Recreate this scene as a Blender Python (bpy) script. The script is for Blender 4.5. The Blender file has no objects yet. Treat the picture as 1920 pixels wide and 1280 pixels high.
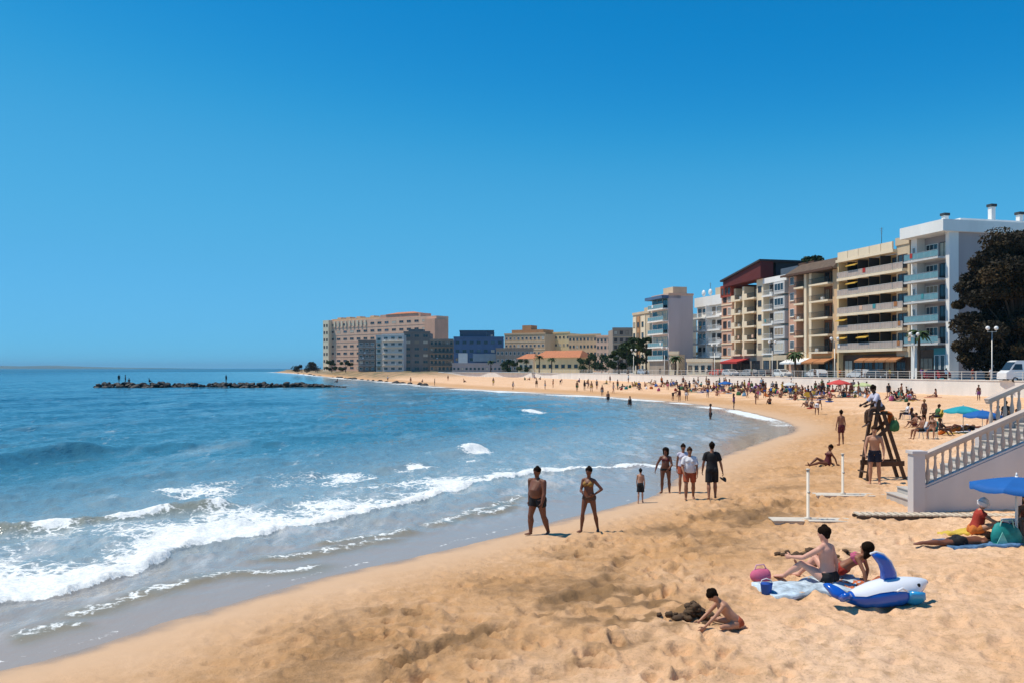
import bpy, bmesh, math, random
import numpy as np
from mathutils import Vector, Matrix
from mathutils.bvhtree import BVHTree

# ------------------------------------------------------------------ camera, sky, sun
scene = bpy.context.scene
COL = scene.collection
R = math.radians
CH, FP, HV = 4.2, 1600.0, 690.0          # eye height, focal length in photo pixels, horizon row
cam_d = bpy.data.cameras.new('camera')
cam_d.sensor_width = 36.0
cam_d.lens = 30.0
cam_d.shift_y = 50.0/1920.0
cam_d.clip_end = 60000.0
cam = bpy.data.objects.new('camera', cam_d)
COL.objects.link(cam)
cam.location = (0, 0, CH)
cam.rotation_euler = (R(90), 0, 0)
scene.camera = cam

SUN_EL, SUN_AZ = R(64), R(-80)           # azimuth measured from +Y towards +X
world = bpy.data.worlds.new('World')
scene.world = world
world.use_nodes = True
wn = world.node_tree
bg = wn.nodes['Background']
sky = wn.nodes.new('ShaderNodeTexSky')
sky.sky_type = 'NISHITA'
sky.sun_disc = False
sky.sun_elevation = SUN_EL
sky.sun_rotation = SUN_AZ
sky.altitude = 3000
sky.air_density = 1.0
sky.dust_density = 0.0
sky.ozone_density = 6.0
# one grade over the whole sky: the deep, clear blue of a dry summer noon
sc0 = wn.nodes.new('ShaderNodeVectorMath'); sc0.operation = 'SCALE'; sc0.inputs['Scale'].default_value = 0.1
sc1 = wn.nodes.new('ShaderNodeVectorMath'); sc1.operation = 'SCALE'; sc1.inputs['Scale'].default_value = 10.0
cv = wn.nodes.new('ShaderNodeRGBCurve')
for ch, pts in ((0, [(0, 0), (.086, .005), (.144, .064), (.24, .105), (.506, .14), (1, .2)]),
                (1, [(0, 0), (.167, .231), (.27, .392), (.418, .458), (.661, .52), (1, .62)]),
                (2, [(0, 0), (.356, .59), (.516, .735), (.665, .80), (.72, .83), (1, .9)])):
    c = cv.mapping.curves[ch]
    c.points[0].location = pts[0]; c.points[1].location = pts[-1]
    for p in pts[1:-1]: c.points.new(*p)
    for p in c.points: p.handle_type = 'AUTO_CLAMPED'
cv.mapping.update()
wn.links.new(sky.outputs[0], sc0.inputs[0])
wn.links.new(sc0.outputs[0], cv.inputs['Color'])
wn.links.new(cv.outputs[0], sc1.inputs[0])
wn.links.new(sc1.outputs[0], bg.inputs[0])
bg.inputs[1].default_value = 0.1

sun_d = bpy.data.lights.new('sun', 'SUN')
sun_d.energy = 4.6
sun_d.angle = R(0.53)
sun_d.color = (1.0, 0.925, 0.79)
sun = bpy.data.objects.new('sun', sun_d)
COL.objects.link(sun)
sdir = Vector((math.sin(SUN_AZ)*math.cos(SUN_EL), math.cos(SUN_AZ)*math.cos(SUN_EL), math.sin(SUN_EL)))
sun.rotation_euler = sdir.to_track_quat('Z', 'Y').to_euler()
sun.location = sdir*200

vs = scene.view_settings
vs.view_transform = 'Standard'
vs.look = 'None'
vs.exposure = 0.0
vs.gamma = 1.0
vs.use_curve_mapping = False
cy = scene.cycles
cy.max_bounces = 6
cy.diffuse_bounces = 3
cy.glossy_bounces = 3
cy.transparent_max_bounces = 12
cy.use_denoising = True

rng = random.Random(11)

# ------------------------------------------------------------------ helpers
def P(u, v, z=0.0):
    """Point of height z that the photograph shows at pixel (u, v)."""
    Y = (CH-z)*FP/(v-HV)
    return ((u-960)/FP*Y, Y, z)

def PY(u, v, Y):
    return ((u-960)/FP*Y, Y, CH-(v-HV)/FP*Y)

def link(o, parent=None):
    COL.objects.link(o)
    if parent is not None:
        o.parent = parent
    return o

def empty(name, loc=(0, 0, 0), rz=0.0):
    o = bpy.data.objects.new(name, None)
    o.empty_display_size = 0.2
    COL.objects.link(o)
    o.location = loc
    o.rotation_euler = (0, 0, rz)
    return o

def tag(o, label=None, cat=None, group=None, kind=None):
    if label: o['label'] = label
    if cat: o['category'] = cat
    if group: o['group'] = group
    if kind: o['kind'] = kind
    return o

def mesh_np(name, V, F, smooth=True):
    """Mesh from numpy vertex array and an (n,4) quad array."""
    me = bpy.data.meshes.new(name)
    V = np.asarray(V, dtype=np.float32); F = np.asarray(F, dtype=np.int32)
    me.vertices.add(len(V)); me.vertices.foreach_set('co', V.ravel())
    k = F.shape[1]
    me.loops.add(F.size); me.loops.foreach_set('vertex_index', F.ravel())
    me.polygons.add(len(F))
    me.polygons.foreach_set('loop_start', np.arange(0, F.size, k, dtype=np.int32))
    me.polygons.foreach_set('loop_total', np.full(len(F), k, dtype=np.int32))
    me.polygons.foreach_set('use_smooth', np.full(len(F), smooth, dtype=bool))
    me.update(calc_edges=True)
    return me

class MB:
    """Collects shapes into one mesh."""
    def __init__(s): s.v = []; s.f = []; s.m = []; s.sm = []
    def add(s, vs_, fs_, mi=0, smooth=False):
        b = len(s.v)
        s.v.extend([tuple(p) for p in vs_])
        for f in fs_:
            s.f.append(tuple(i+b for i in f)); s.m.append(mi); s.sm.append(smooth)
    def box(s, x0, x1, y0, y1, z0, z1, mi=0):
        vs_ = [(x, y, z) for z in (z0, z1) for y in (y0, y1) for x in (x0, x1)]
        s.add(vs_, [(0, 2, 3, 1), (4, 5, 7, 6), (0, 1, 5, 4), (2, 6, 7, 3), (0, 4, 6, 2), (1, 3, 7, 5)], mi)
    def bar(s, a, b, w, h, mi=0, up=(0, 0, 1)):
        """Rectangular bar from a to b."""
        a = Vector(a); b = Vector(b); t = (b-a).normalized(); u_ = Vector(up)
        x = t.cross(u_)
        if x.length < 1e-4: x = t.cross(Vector((0, 1, 0)))
        x.normalize(); y = x.cross(t)
        q = []
        for p in (a, b):
            for sx, sy in ((-1, -1), (1, -1), (1, 1), (-1, 1)):
                q.append(p+x*(sx*w/2)+y*(sy*h/2))
        s.add(q, [(0, 1, 2, 3), (7, 6, 5, 4), (0, 4, 5, 1), (1, 5, 6, 2), (2, 6, 7, 3), (3, 7, 4, 0)], mi)
    def tube(s, pts, rads, n=10, hint=(0, 1, 0), caps='round', mi=0, smooth=True):
        """Loft of elliptical rings; rads are r or (side, depth)."""
        pts = [Vector(p) for p in pts]
        rads = [(r, r) if isinstance(r, (int, float)) else r for r in rads]
        h = Vector(hint)
        rows = []
        N = len(pts)
        tang = []
        for i in range(N):
            t = pts[min(i+1, N-1)]-pts[max(i-1, 0)]
            tang.append(t.normalized())
        P2, R2, T2 = list(pts), list(rads), list(tang)
        if caps == 'round':
            r0, r1 = min(rads[0]), min(rads[-1])
            P2 = [pts[0]-tang[0]*r0*0.62]+P2+[pts[-1]+tang[-1]*r1*0.62]
            R2 = [(rads[0][0]*0.78, rads[0][1]*0.78)]+R2+[(rads[-1][0]*0.78, rads[-1][1]*0.78)]
            T2 = [tang[0]]+T2+[tang[-1]]
        vs_ = []
        for p, (a, b), t in zip(P2, R2, T2):
            hh = h
            if abs(t.dot(hh.normalized())) > 0.95: hh = Vector((0, 0, 1)) if abs(t.z) < 0.9 else Vector((1, 0, 0))
            x = t.cross(hh).normalized(); y = x.cross(t)
            for k in range(n):
                an = 2*math.pi*k/n
                vs_.append(p+x*(a*math.cos(an))+y*(b*math.sin(an)))
        M = len(P2)
        fs_ = []
        for i in range(M-1):
            for k in range(n):
                k2 = (k+1) % n
                fs_.append((i*n+k, i*n+k2, (i+1)*n+k2, (i+1)*n+k))
        if caps == 'round':
            vs_.append(P2[0]-T2[0]*min(rads[0])*0.38); a0 = len(vs_)-1
            vs_.append(P2[-1]+T2[-1]*min(rads[-1])*0.38); a1 = len(vs_)-1
            for k in range(n):
                k2 = (k+1) % n
                fs_.append((a0, k2, k)); fs_.append((a1, (M-1)*n+k, (M-1)*n+k2))
        elif caps == 'flat':
            fs_.append(tuple(reversed(range(n)))); fs_.append(tuple((M-1)*n+k for k in range(n)))
        s.add(vs_, fs_, mi, smooth)
    def ball(s, c, r, n=10, m=7, mi=0):
        """Ellipsoid; r is one radius or three."""
        if isinstance(r, (int, float)): r = (r, r, r)
        vs_ = [(c[0], c[1], c[2]-r[2])]
        for i in range(1, m):
            ph = math.pi*i/m
            for k in range(n):
                an = 2*math.pi*k/n
                vs_.append((c[0]+r[0]*math.sin(ph)*math.cos(an), c[1]+r[1]*math.sin(ph)*math.sin(an), c[2]-r[2]*math.cos(ph)))
        vs_.append((c[0], c[1], c[2]+r[2]))
        fs_ = []
        for k in range(n):
            k2 = (k+1) % n
            fs_.append((0, 1+k2, 1+k))
            for i in range(m-2):
                a = 1+i*n
                fs_.append((a+k, a+k2, a+n+k2, a+n+k))
            a = 1+(m-2)*n
            fs_.append((a+k, a+k2, len(vs_)-1))
        s.add(vs_, fs_, mi, True)
    def mesh(s, name):
        me = bpy.data.meshes.new(name)
        me.from_pydata(s.v, [], s.f)
        me.polygons.foreach_set('material_index', s.m)
        me.polygons.foreach_set('use_smooth', s.sm)
        me.update()
        return me
    def build(s, name, mats, parent=None, loc=(0, 0, 0), rz=0.0):
        me = s.mesh(name)
        for m in (mats if isinstance(mats, (list, tuple)) else [mats]): me.materials.append(m)
        o = bpy.data.objects.new(name, me)
        link(o, parent)
        o.location = loc
        o.rotation_euler = (0, 0, rz)
        return o

# ---- materials
MATS = {}
def mat(name, col, rough=0.7, var=0.12, scale=3.0, bump=0.0, bscale=20.0, metal=0.0, spec=0.4, streak=0.0):
    """Principled with two scales of colour variation and fine relief, all from noise."""
    if name in MATS: return MATS[name]
    m = bpy.data.materials.new(name); m.use_nodes = True
    nt = m.node_tree; bs = nt.nodes['Principled BSDF']
    bs.inputs['Roughness'].default_value = rough
    bs.inputs['Metallic'].default_value = metal
    bs.inputs['Specular IOR Level'].default_value = spec
    tc = nt.nodes.new('ShaderNodeTexCoord')
    c4 = (col[0], col[1], col[2], 1)
    if var > 0:
        n1 = nt.nodes.new('ShaderNodeTexNoise'); n1.inputs['Scale'].default_value = scale
        n1.inputs['Detail'].default_value = 5; n1.inputs['Roughness'].default_value = 0.62
        nt.links.new(tc.outputs['Object'], n1.inputs['Vector'])
        if streak > 0:
            mp = nt.nodes.new('ShaderNodeMapping'); mp.inputs['Scale'].default_value = (1, 1, 1/(1+streak))
            nt.links.new(tc.outputs['Object'], mp.inputs['Vector']); nt.links.new(mp.outputs[0], n1.inputs['Vector'])
        rp = nt.nodes.new('ShaderNodeValToRGB')
        rp.color_ramp.elements[0].position = 0.3; rp.color_ramp.elements[1].position = 0.72
        lo = [c*(1-var*1.25) for c in col]; hi = [min(1, c*(1+var*0.6)) for c in col]
        rp.color_ramp.elements[0].color = (*lo, 1); rp.color_ramp.elements[1].color = (*hi, 1)
        nt.links.new(n1.outputs[0], rp.inputs[0]); nt.links.new(rp.outputs[0], bs.inputs['Base Color'])
    else:
        bs.inputs['Base Color'].default_value = c4
    if bump > 0:
        n2 = nt.nodes.new('ShaderNodeTexNoise'); n2.inputs['Scale'].default_value = bscale; n2.inputs['Detail'].default_value = 4
        nt.links.new(tc.outputs['Object'], n2.inputs['Vector'])
        bp = nt.nodes.new('ShaderNodeBump'); bp.inputs['Strength'].default_value = 0.6; bp.inputs['Distance'].default_value = bump
        nt.links.new(n2.outputs[0], bp.inputs['Height']); nt.links.new(bp.outputs[0], bs.inputs['Normal'])
    MATS[name] = m
    return m

# ---- numpy noise
def _hash(ix, iy, seed):
    h = (ix.astype(np.int64)*374761393+iy.astype(np.int64)*668265263+seed*1442695041) & 0x7fffffff
    h = ((h ^ (h >> 13))*1274126177) & 0x7fffffff
    return (h ^ (h >> 16)) & 0xffff
def gnoise(x, y, seed=0):
    """Gradient noise, about -0.7..0.7."""
    x0 = np.floor(x); y0 = np.floor(y); fx = x-x0; fy = y-y0
    ux = fx*fx*fx*(fx*(fx*6-15)+10); uy = fy*fy*fy*(fy*(fy*6-15)+10)
    def g(dx, dy):
        a = _hash(x0+dx, y0+dy, seed)*(2*np.pi/65536.0)
        return np.cos(a)*(fx-dx)+np.sin(a)*(fy-dy)
    a = g(0, 0); b = g(1, 0); c = g(0, 1); d = g(1, 1)
    return (a+(b-a)*ux)+((c+(d-c)*ux)-(a+(b-a)*ux))*uy
def fbm(x, y, octv=4, seed=0, gain=0.5):
    s = 0; a = 1.0
    for i in range(octv):
        s = s+a*gnoise(x*2**i+17.3*i, y*2**i-9.1*i, seed+i); a *= gain
    return s
def sstep(a, b, x):
    t = np.clip((x-a)/(b-a), 0, 1)
    return t*t*(3-2*t)

def catmull(pts, sub=6):
    pts = np.array(pts, float)
    out = []
    for i in range(len(pts)-1):
        p0 = pts[max(i-1, 0)]; p1 = pts[i]; p2 = pts[i+1]; p3 = pts[min(i+2, len(pts)-1)]
        for k in range(sub):
            t = k/sub
            out.append(0.5*((2*p1)+(-p0+p2)*t+(2*p0-5*p1+4*p2-p3)*t*t+(-p0+3*p1-3*p2+p3)*t**3))
    out.append(pts[-1])
    return np.array(out)

def poly_dist(x, y, pl, signed=False):
    """Distance to a polyline; signed: positive on the right of its direction. Also the arc position 0..1."""
    best = np.full(x.shape, 1e18); sg = np.ones(x.shape); arc = np.zeros(x.shape)
    L = np.concatenate([[0], np.cumsum(np.hypot(*np.diff(pl, axis=0).T))])
    for i in range(len(pl)-1):
        ax, ay = pl[i]; bx, by = pl[i+1]; dx = bx-ax; dy = by-ay; l2 = dx*dx+dy*dy+1e-12
        t = np.clip(((x-ax)*dx+(y-ay)*dy)/l2, 0, 1)
        ex = x-ax-t*dx; ey = y-ay-t*dy; d2 = ex*ex+ey*ey
        m = d2 < best
        best = np.where(m, d2, best)
        arc = np.where(m, L[i]+t*(L[i+1]-L[i]), arc)
        if signed:
            c = np.where(dx*ey-dy*ex < 0, 1.0, -1.0)
            sg = np.where(m, c, sg)
    d = np.sqrt(best)
    return (d*sg if signed else d), arc/L[-1]

def in_poly(x, y, pl):
    ins = np.zeros(x.shape, bool)
    n = len(pl)
    for i in range(n):
        ax, ay = pl[i]; bx, by = pl[(i+1) % n]
        if ay == by: continue
        c = ((ay > y) != (by > y)) & (x < (bx-ax)*(y-ay)/(by-ay)+ax)
        ins ^= c
    return ins

# ------------------------------------------------------------------ the coast
shore_px = [(0, 1250), (80, 1232), (160, 1212), (230, 1190), (300, 1163), (390, 1138), (480, 1113), (560, 1092), (640, 1070),
            (720, 1052), (800, 1034), (870, 1017), (930, 1003), (1000, 985), (1090, 962), (1200, 933), (1270, 893), (1360, 850),
            (1440, 822), (1485, 806), (1472, 793), (1440, 783), (1380, 769), (1280, 755), (1150, 744.5), (1000, 735.5), (850, 727), (770, 719.5), (700, 713), (650, 709), (610, 705.5), (560, 700.2), (510, 697)]
shore_w = [(-60, -26), (-30, -7), (-16, 5), (-10.5, 9.3)]+[P(u, v, 0)[:2] for u, v in shore_px]
SHORE = catmull(shore_w, 5)
LAND = np.vstack([SHORE, [(-240, 1300), (1500, 1300), (1500, -120), (-60, -120)]])
WALL = [(14.9, -8), (14.9, 24.4), (22, 33), (40, 62), (57.5, 93), (54.5, 104), (49, 124), (42, 152), (34, 184), (26, 216), (17, 250), (7, 285), (-7, 314), (-27, 338)]
PZ = 2.6                                  # promenade level

def shore_d(x, y):
    """Distance to the waterline, positive on land."""
    d, _ = poly_dist(x, y, SHORE)
    return np.where(in_poly(x, y, LAND), d, -d)

def sand_base(d, x, y):
    """Large shape of the beach from the distance to the waterline."""
    z = np.where(d < 0, 0.055*d, 0.062*d-0.0012*np.clip(d, 0, 12)**2)
    z = np.where(d > 12, 0.571+0.66*(1-np.exp(-(d-12)/26.0)), z)
    z = np.clip(z, -3.0, 5)
    hl = sstep(-14, -32, x)*sstep(290, 325, y)          # the low bank below the far buildings
    z = z+hl*sstep(3, 17, d)*1.9
    return z

_SA, _SB = SHORE[:-1], SHORE[1:]
_SD = _SB-_SA; _SL = (_SD**2).sum(1)+1e-12
_LA = LAND; _LB = np.roll(LAND, -1, axis=0)
def ground_z(x, y):
    """Height of the beach at one point."""
    t = np.clip(((x-_SA[:, 0])*_SD[:, 0]+(y-_SA[:, 1])*_SD[:, 1])/_SL, 0, 1)
    d = math.sqrt((((x-_SA[:, 0]-t*_SD[:, 0])**2+(y-_SA[:, 1]-t*_SD[:, 1])**2)).min())
    c = (_LA[:, 1] > y) != (_LB[:, 1] > y)
    A, B = _LA[c], _LB[c]
    ins = int((x < (B[:, 0]-A[:, 0])*(y-A[:, 1])/(B[:, 1]-A[:, 1])+A[:, 0]).sum()) % 2
    d = np.array([d if ins else -d])
    return float(sand_base(d, np.array([x]), np.array([y]))[0])

def G(u, v):
    """Point of the beach shown at pixel (u, v)."""
    z = 0.4
    for _ in range(14):
        x, y, _z = P(u, v, z)
        z = 0.5*z+0.5*ground_z(x, y)
    if SAND_BVH is None or y > 48: return (x, y, ground_z(x, y))
    hs_ = [sand_top(x+dx, y+dy) for dx, dy in ((0, 0), (.14, 0), (-.14, 0), (0, .14), (0, -.14))]
    return (x, y, sum(hs_)/5)

SAND_BVH = None
def sand_top(x, y):
    """Height of the trodden sand itself, where it is modelled finely."""
    if SAND_BVH is not None:
        h = SAND_BVH.ray_cast(Vector((x, y, 6)), Vector((0, 0, -1)), 12)
        if h[0] is not None: return h[0].z
    return ground_z(x, y)

def polar_grid(rs, a0, a1, na):
    an = np.linspace(a0, a1, na)
    rr, aa = np.meshgrid(np.array(rs), an, indexing='ij')
    x = (rr*np.sin(aa)); y = rr*np.cos(aa)
    n0, n1 = x.shape
    idx = np.arange(n0*n1).reshape(n0, n1)
    q = np.stack([idx[:-1, :-1], idx[:-1, 1:], idx[1:, 1:], idx[1:, :-1]], -1).reshape(-1, 4)
    return x.ravel(), y.ravel(), q[:, ::-1]

def geo(a, b, ratio):
    n = int(math.log(b/a)/math.log(ratio))+1
    return list(a*(b/a)**(np.arange(n)/n))

def compact(x, y, z, q, keep_f, extra):
    q = q[keep_f]
    used = np.zeros(len(x), bool); used[q.ravel()] = True
    new = np.cumsum(used)-1
    return x[used], y[used], z[used], new[q], {k: a[used] for k, a in extra.items()}

def attrs(me, extra):
    for k, a in extra.items():
        at = me.attributes.new(k, 'FLOAT', 'POINT')
        at.data.foreach_set('value', a.astype(np.float32))

# ------------------------------------------------------------------ sand
def px_line(pts, z=0.0, sub=6):
    return catmull([P(u, v, z)[:2] for u, v in pts], sub)

DIGS = [(1290, 1150, .75, .10), (1500, 1040, .9, .09), (1575, 1040, .6, .08), (1190, 1140, 1.3, .03)]   # dug-over patches
def build_sand():
    rs = geo(4.0, 60, 1.0065)+geo(60, 330, 1.014)+geo(330, 1250, 1.05)+[1250]
    x, y, q = polar_grid(rs, R(-50), R(50), 900)
    d = shore_d(x, y)
    # keep the beach itself, seaward of the promenade
    inside = in_poly(x, y, np.array(WALL+[(-50, 390), (-80, 460), (-95, 540), (-40, 900), (1500, 1290), (1500, -8)]))
    wd_, _ = poly_dist(x, y, np.array(WALL))
    bad = (d < -9) | (inside & (wd_ > 4.0))
    x, y, d, q, _ = compact(x, y, d, q, ~bad[q].all(axis=1), {})
    z = sand_base(d, x, y)
    near = 1-sstep(60, 140, y)
    dry = sstep(0.5, 3.4, d)
    # trampled surface: soft lumps, then pits left by feet
    lump = fbm(x*1.1, y*1.1, 3, 5)
    n2 = fbm(x*3.1+0.4*lump, y*3.1, 3, 21)
    pit = np.zeros_like(x)
    for s_, cell, dep, rad in ((3, 0.62, 0.045, 0.15), (9, 0.85, 0.06, 0.20), (14, 0.43, 0.028, 0.11)):
        wx = x+0.10*gnoise(x*2.3, y*2.3, 40+s_); wy = y+0.10*gnoise(x*2.3, y*2.3, 50+s_)
        ix = np.floor(wx/cell); iy = np.floor(wy/cell)
        for ox in (-1, 0, 1):
            for oy in (-1, 0, 1):
                jx = ix+ox; jy = iy+oy
                cx = (jx+0.15+0.7*_hash(jx, jy, s_)/65536)*cell; cyy = (jy+0.15+0.7*_hash(jx, jy, s_+1)/65536)*cell
                on = (_hash(jx, jy, s_+2)/65536 < 0.62)
                th = _hash(jx, jy, s_+4)/65536*6.28
                ex = (wx-cx)*np.cos(th)+(wy-cyy)*np.sin(th); ey = -(wx-cx)*np.sin(th)+(wy-cyy)*np.cos(th)
                rr = np.sqrt((ex/1.5)**2+(ey/0.8)**2)/rad
                k = -np.exp(-(rr*1.25)**4)+0.42*np.exp(-((rr-1.25)/0.3)**2)
                pit += on*dep*k*(0.45+0.9*_hash(jx, jy, s_+3)/65536)
    worn = 0.55+0.9*sstep(-0.25, 0.35, fbm(x*0.22, y*0.22, 2, 33))
    n3 = fbm(x*7.5, y*7.5, 2, 61)
    rel = dry*near*(0.045*lump+0.034*n2+0.016*n3+pit*worn*1.5)
    rel += sstep(-0.6, 0.5, d)*(1-dry)*0.004*n2
    # long scuffed tracks across the beach
    damp = np.zeros_like(x)
    tracks = [([(700, 1275), (770, 1232), (860, 1192), (965, 1165)], .07, .30), ([(1040, 1130), (1120, 1092), (1165, 1045), (1190, 1010)], .05, .34),
              ([(980, 1150), (1060, 1122), (1160, 1110), (1270, 1118)], .05, .4), ([(1380, 985), (1450, 950), (1500, 925)], .07, .5),
              ([(1000, 1275), (1080, 1255), (1180, 1210), (1260, 1190)], .05, .4), ([(1240, 985), (1330, 960), (1400, 945)], .03, .5)]
    for pts, dep, wd in tracks:
        pl = px_line(pts, 0.35)
        td, arc = poly_dist(x, y, pl)
        prof = np.exp(-(td/(wd*0.5))**2)*sstep(0, .1, arc)*sstep(1, .9, arc)
        dep *= 1.7
        rel += (-dep*prof+0.5*dep*np.exp(-((td-wd*0.8)/(wd*0.35))**2)*sstep(0, .1, arc)*sstep(1, .9, arc))*(0.6+0.9*gnoise(x*2, y*2, 71))
        damp += 0.62*np.exp(-(td/(wd*.8))**2)*(0.6+0.9*gnoise(x*3, y*3, 72))*sstep(0, .1, arc)*sstep(1, .9, arc)
    for u, v, rd, hh in DIGS:
        cx, cyy, cz = G(u, v)
        rr = np.hypot((x-cx)/1.25, (y-cyy))/rd
        rel += hh*np.exp(-rr**2*1.6)*(1.2*fbm(x*2.6, y*2.6, 3, 81)+0.25*gnoise(x*7, y*7, 82))
        damp += 0.85*np.exp(-rr**2*1.2)*sstep(-0.15, 0.3, fbm(x*2.2, y*2.2, 3, 83))
    # damp, churned band between the wet strip and the dry sand
    band = sstep(1.2, 3.4, d+0.8*gnoise(x*.3, y*.3, 91))*sstep(9.0, 4.5, d+2.2*gnoise(x*.16, y*.16, 92))*sstep(50, 26, y)
    damp += band*np.clip(0.55+1.1*fbm(x*0.55, y*0.55, 4, 93), 0, 1)*0.62
    z = z+rel
    hl = sstep(-14, -32, x)*sstep(290, 325, y)*sstep(3, 9, d)
    z += hl*0.35*fbm(x*.08, y*.08, 3, 55)
    me = mesh_np('sand', np.stack([x, y, z], 1), q)
    global SAND_BVH
    nr = ((y < 48) & (d > -1.5))[q].all(axis=1)
    xs_, ys_, zs_, qs_, _e = compact(x, y, z, q, nr, {})
    SAND_BVH = BVHTree.FromPolygons(np.stack([xs_, ys_, zs_], 1).tolist(), qs_.tolist())
    attrs(me, {'shore': d, 'damp': np.clip(damp, 0, 1), 'bank': hl})
    o = link(bpy.data.objects.new('sand', me))
    tag(o, 'trampled tan sand of the curved beach', None, None, 'structure')
    m = bpy.data.materials.new('sand'); m.use_nodes = True; me.materials.append(m)
    nt = m.node_tree; bs = nt.nodes['Principled BSDF']; N = nt.nodes.new; Lk = nt.links.new
    ge = N('ShaderNodeNewGeometry')
    def att(nm):
        a = N('ShaderNodeAttribute'); a.attribute_name = nm; return a.outputs['Fac']
    def noise(sc, det=4, rough=.55):
        n = N('ShaderNodeTexNoise'); n.inputs['Scale'].default_value = sc; n.inputs['Detail'].default_value = det
        n.inputs['Roughness'].default_value = rough; Lk(ge.outputs['Position'], n.inputs['Vector']); return n.outputs[0]
    def mrange(src, a, b, c, e):
        n = N('ShaderNodeMapRange'); n.interpolation_type = 'SMOOTHSTEP'; Lk(src, n.inputs[0])
        for i, vv in zip((1, 2, 3, 4), (a, b, c, e)): n.inputs[i].default_value = vv
        return n.outputs[0]
    def mix(f, a, b, mode='MIX'):
        n = N('ShaderNodeMix'); n.data_type = 'RGBA'; n.blend_type = mode
        if hasattr(f, 'links'): Lk(f, n.inputs[0])
        else: n.inputs[0].default_value = f
        for s_, k in ((a, 6), (b, 7)):
            if hasattr(s_, 'links'): Lk(s_, n.inputs[k])
            else: n.inputs[k].default_value = (*s_, 1)
        return n.outputs[2]
    def math_(op, a, b):
        n = N('ShaderNodeMath'); n.operation = op; n.use_clamp = False
        for s_, k in ((a, 0), (b, 1)):
            if hasattr(s_, 'links'): Lk(s_, n.inputs[k])
            else: n.inputs[k].default_value = s_
        return n.outputs[0]
    drycol = mix(mrange(noise(0.35, 3), .35, .65, 0, 1), (.77, .46, .252), (.85, .555, .345))
    drycol = mix(mrange(noise(4.5, 6, .72), .42, .68, 0, .62), drycol, (.50, .29, .135))
    drycol = mix(mrange(noise(22, 5, .8), .54, .67, 0, .6), drycol, (.27, .15, .065))  # dark specks: small footprint shadows painted into the sand colour
    sh = att('shore')
    churn = mrange(math_('ADD', sh, math_('MULTIPLY', math_('SUBTRACT', noise(.28, 4, .6), .5), 7.0)), 9.5, 5.0, 0, .72)
    churn = math_('MULTIPLY', churn, mrange(noise(2.0, 5, .7), .25, .6, .55, 1))
    drycol = mix(churn, drycol, (.49, .25, .085))
    drycol = mix(mrange(math_('ADD', att('damp'), math_('MULTIPLY', math_('SUBTRACT', noise(3.2, 6, .75), .5), 1.1)), .16, .9, 0, .9), drycol, (.235, .13, .052))
    edge = math_('ADD', sh, math_('MULTIPLY', math_('SUBTRACT', noise(.9, 4), .5), 1.2))
    wet = mrange(edge, 0.35, 3.6, 1, 0)
    col = mix(math_('MULTIPLY', wet, .9), drycol, (.585, .385, .235))
    soak = mrange(edge, -0.1, .7, 1, 0)
    col = mix(math_('MULTIPLY', soak, .9), col, (.30, .195, .115))
    bankc = mix(mrange(noise(.12, 4, .7), .4, .6, 0, 1), (.36, .22, .11), (.13, .115, .05))
    col = mix(att('bank'), col, bankc)
    Lk(col, bs.inputs['Base Color'])
    Lk(mrange(edge, -0.1, .75, .13, .82), bs.inputs['Roughness'])
    bs.inputs['Specular IOR Level'].default_value = .35
    b1 = N('ShaderNodeBump'); b1.inputs['Distance'].default_value = .055
    Lk(math_('MULTIPLY', mrange(edge, .2, 3, .02, .8), 1.0), b1.inputs['Strength']); Lk(noise(16, 7, .72), b1.inputs['Height'])
    Lk(b1.outputs[0], bs.inputs['Normal'])
    return o
build_sand()

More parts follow.
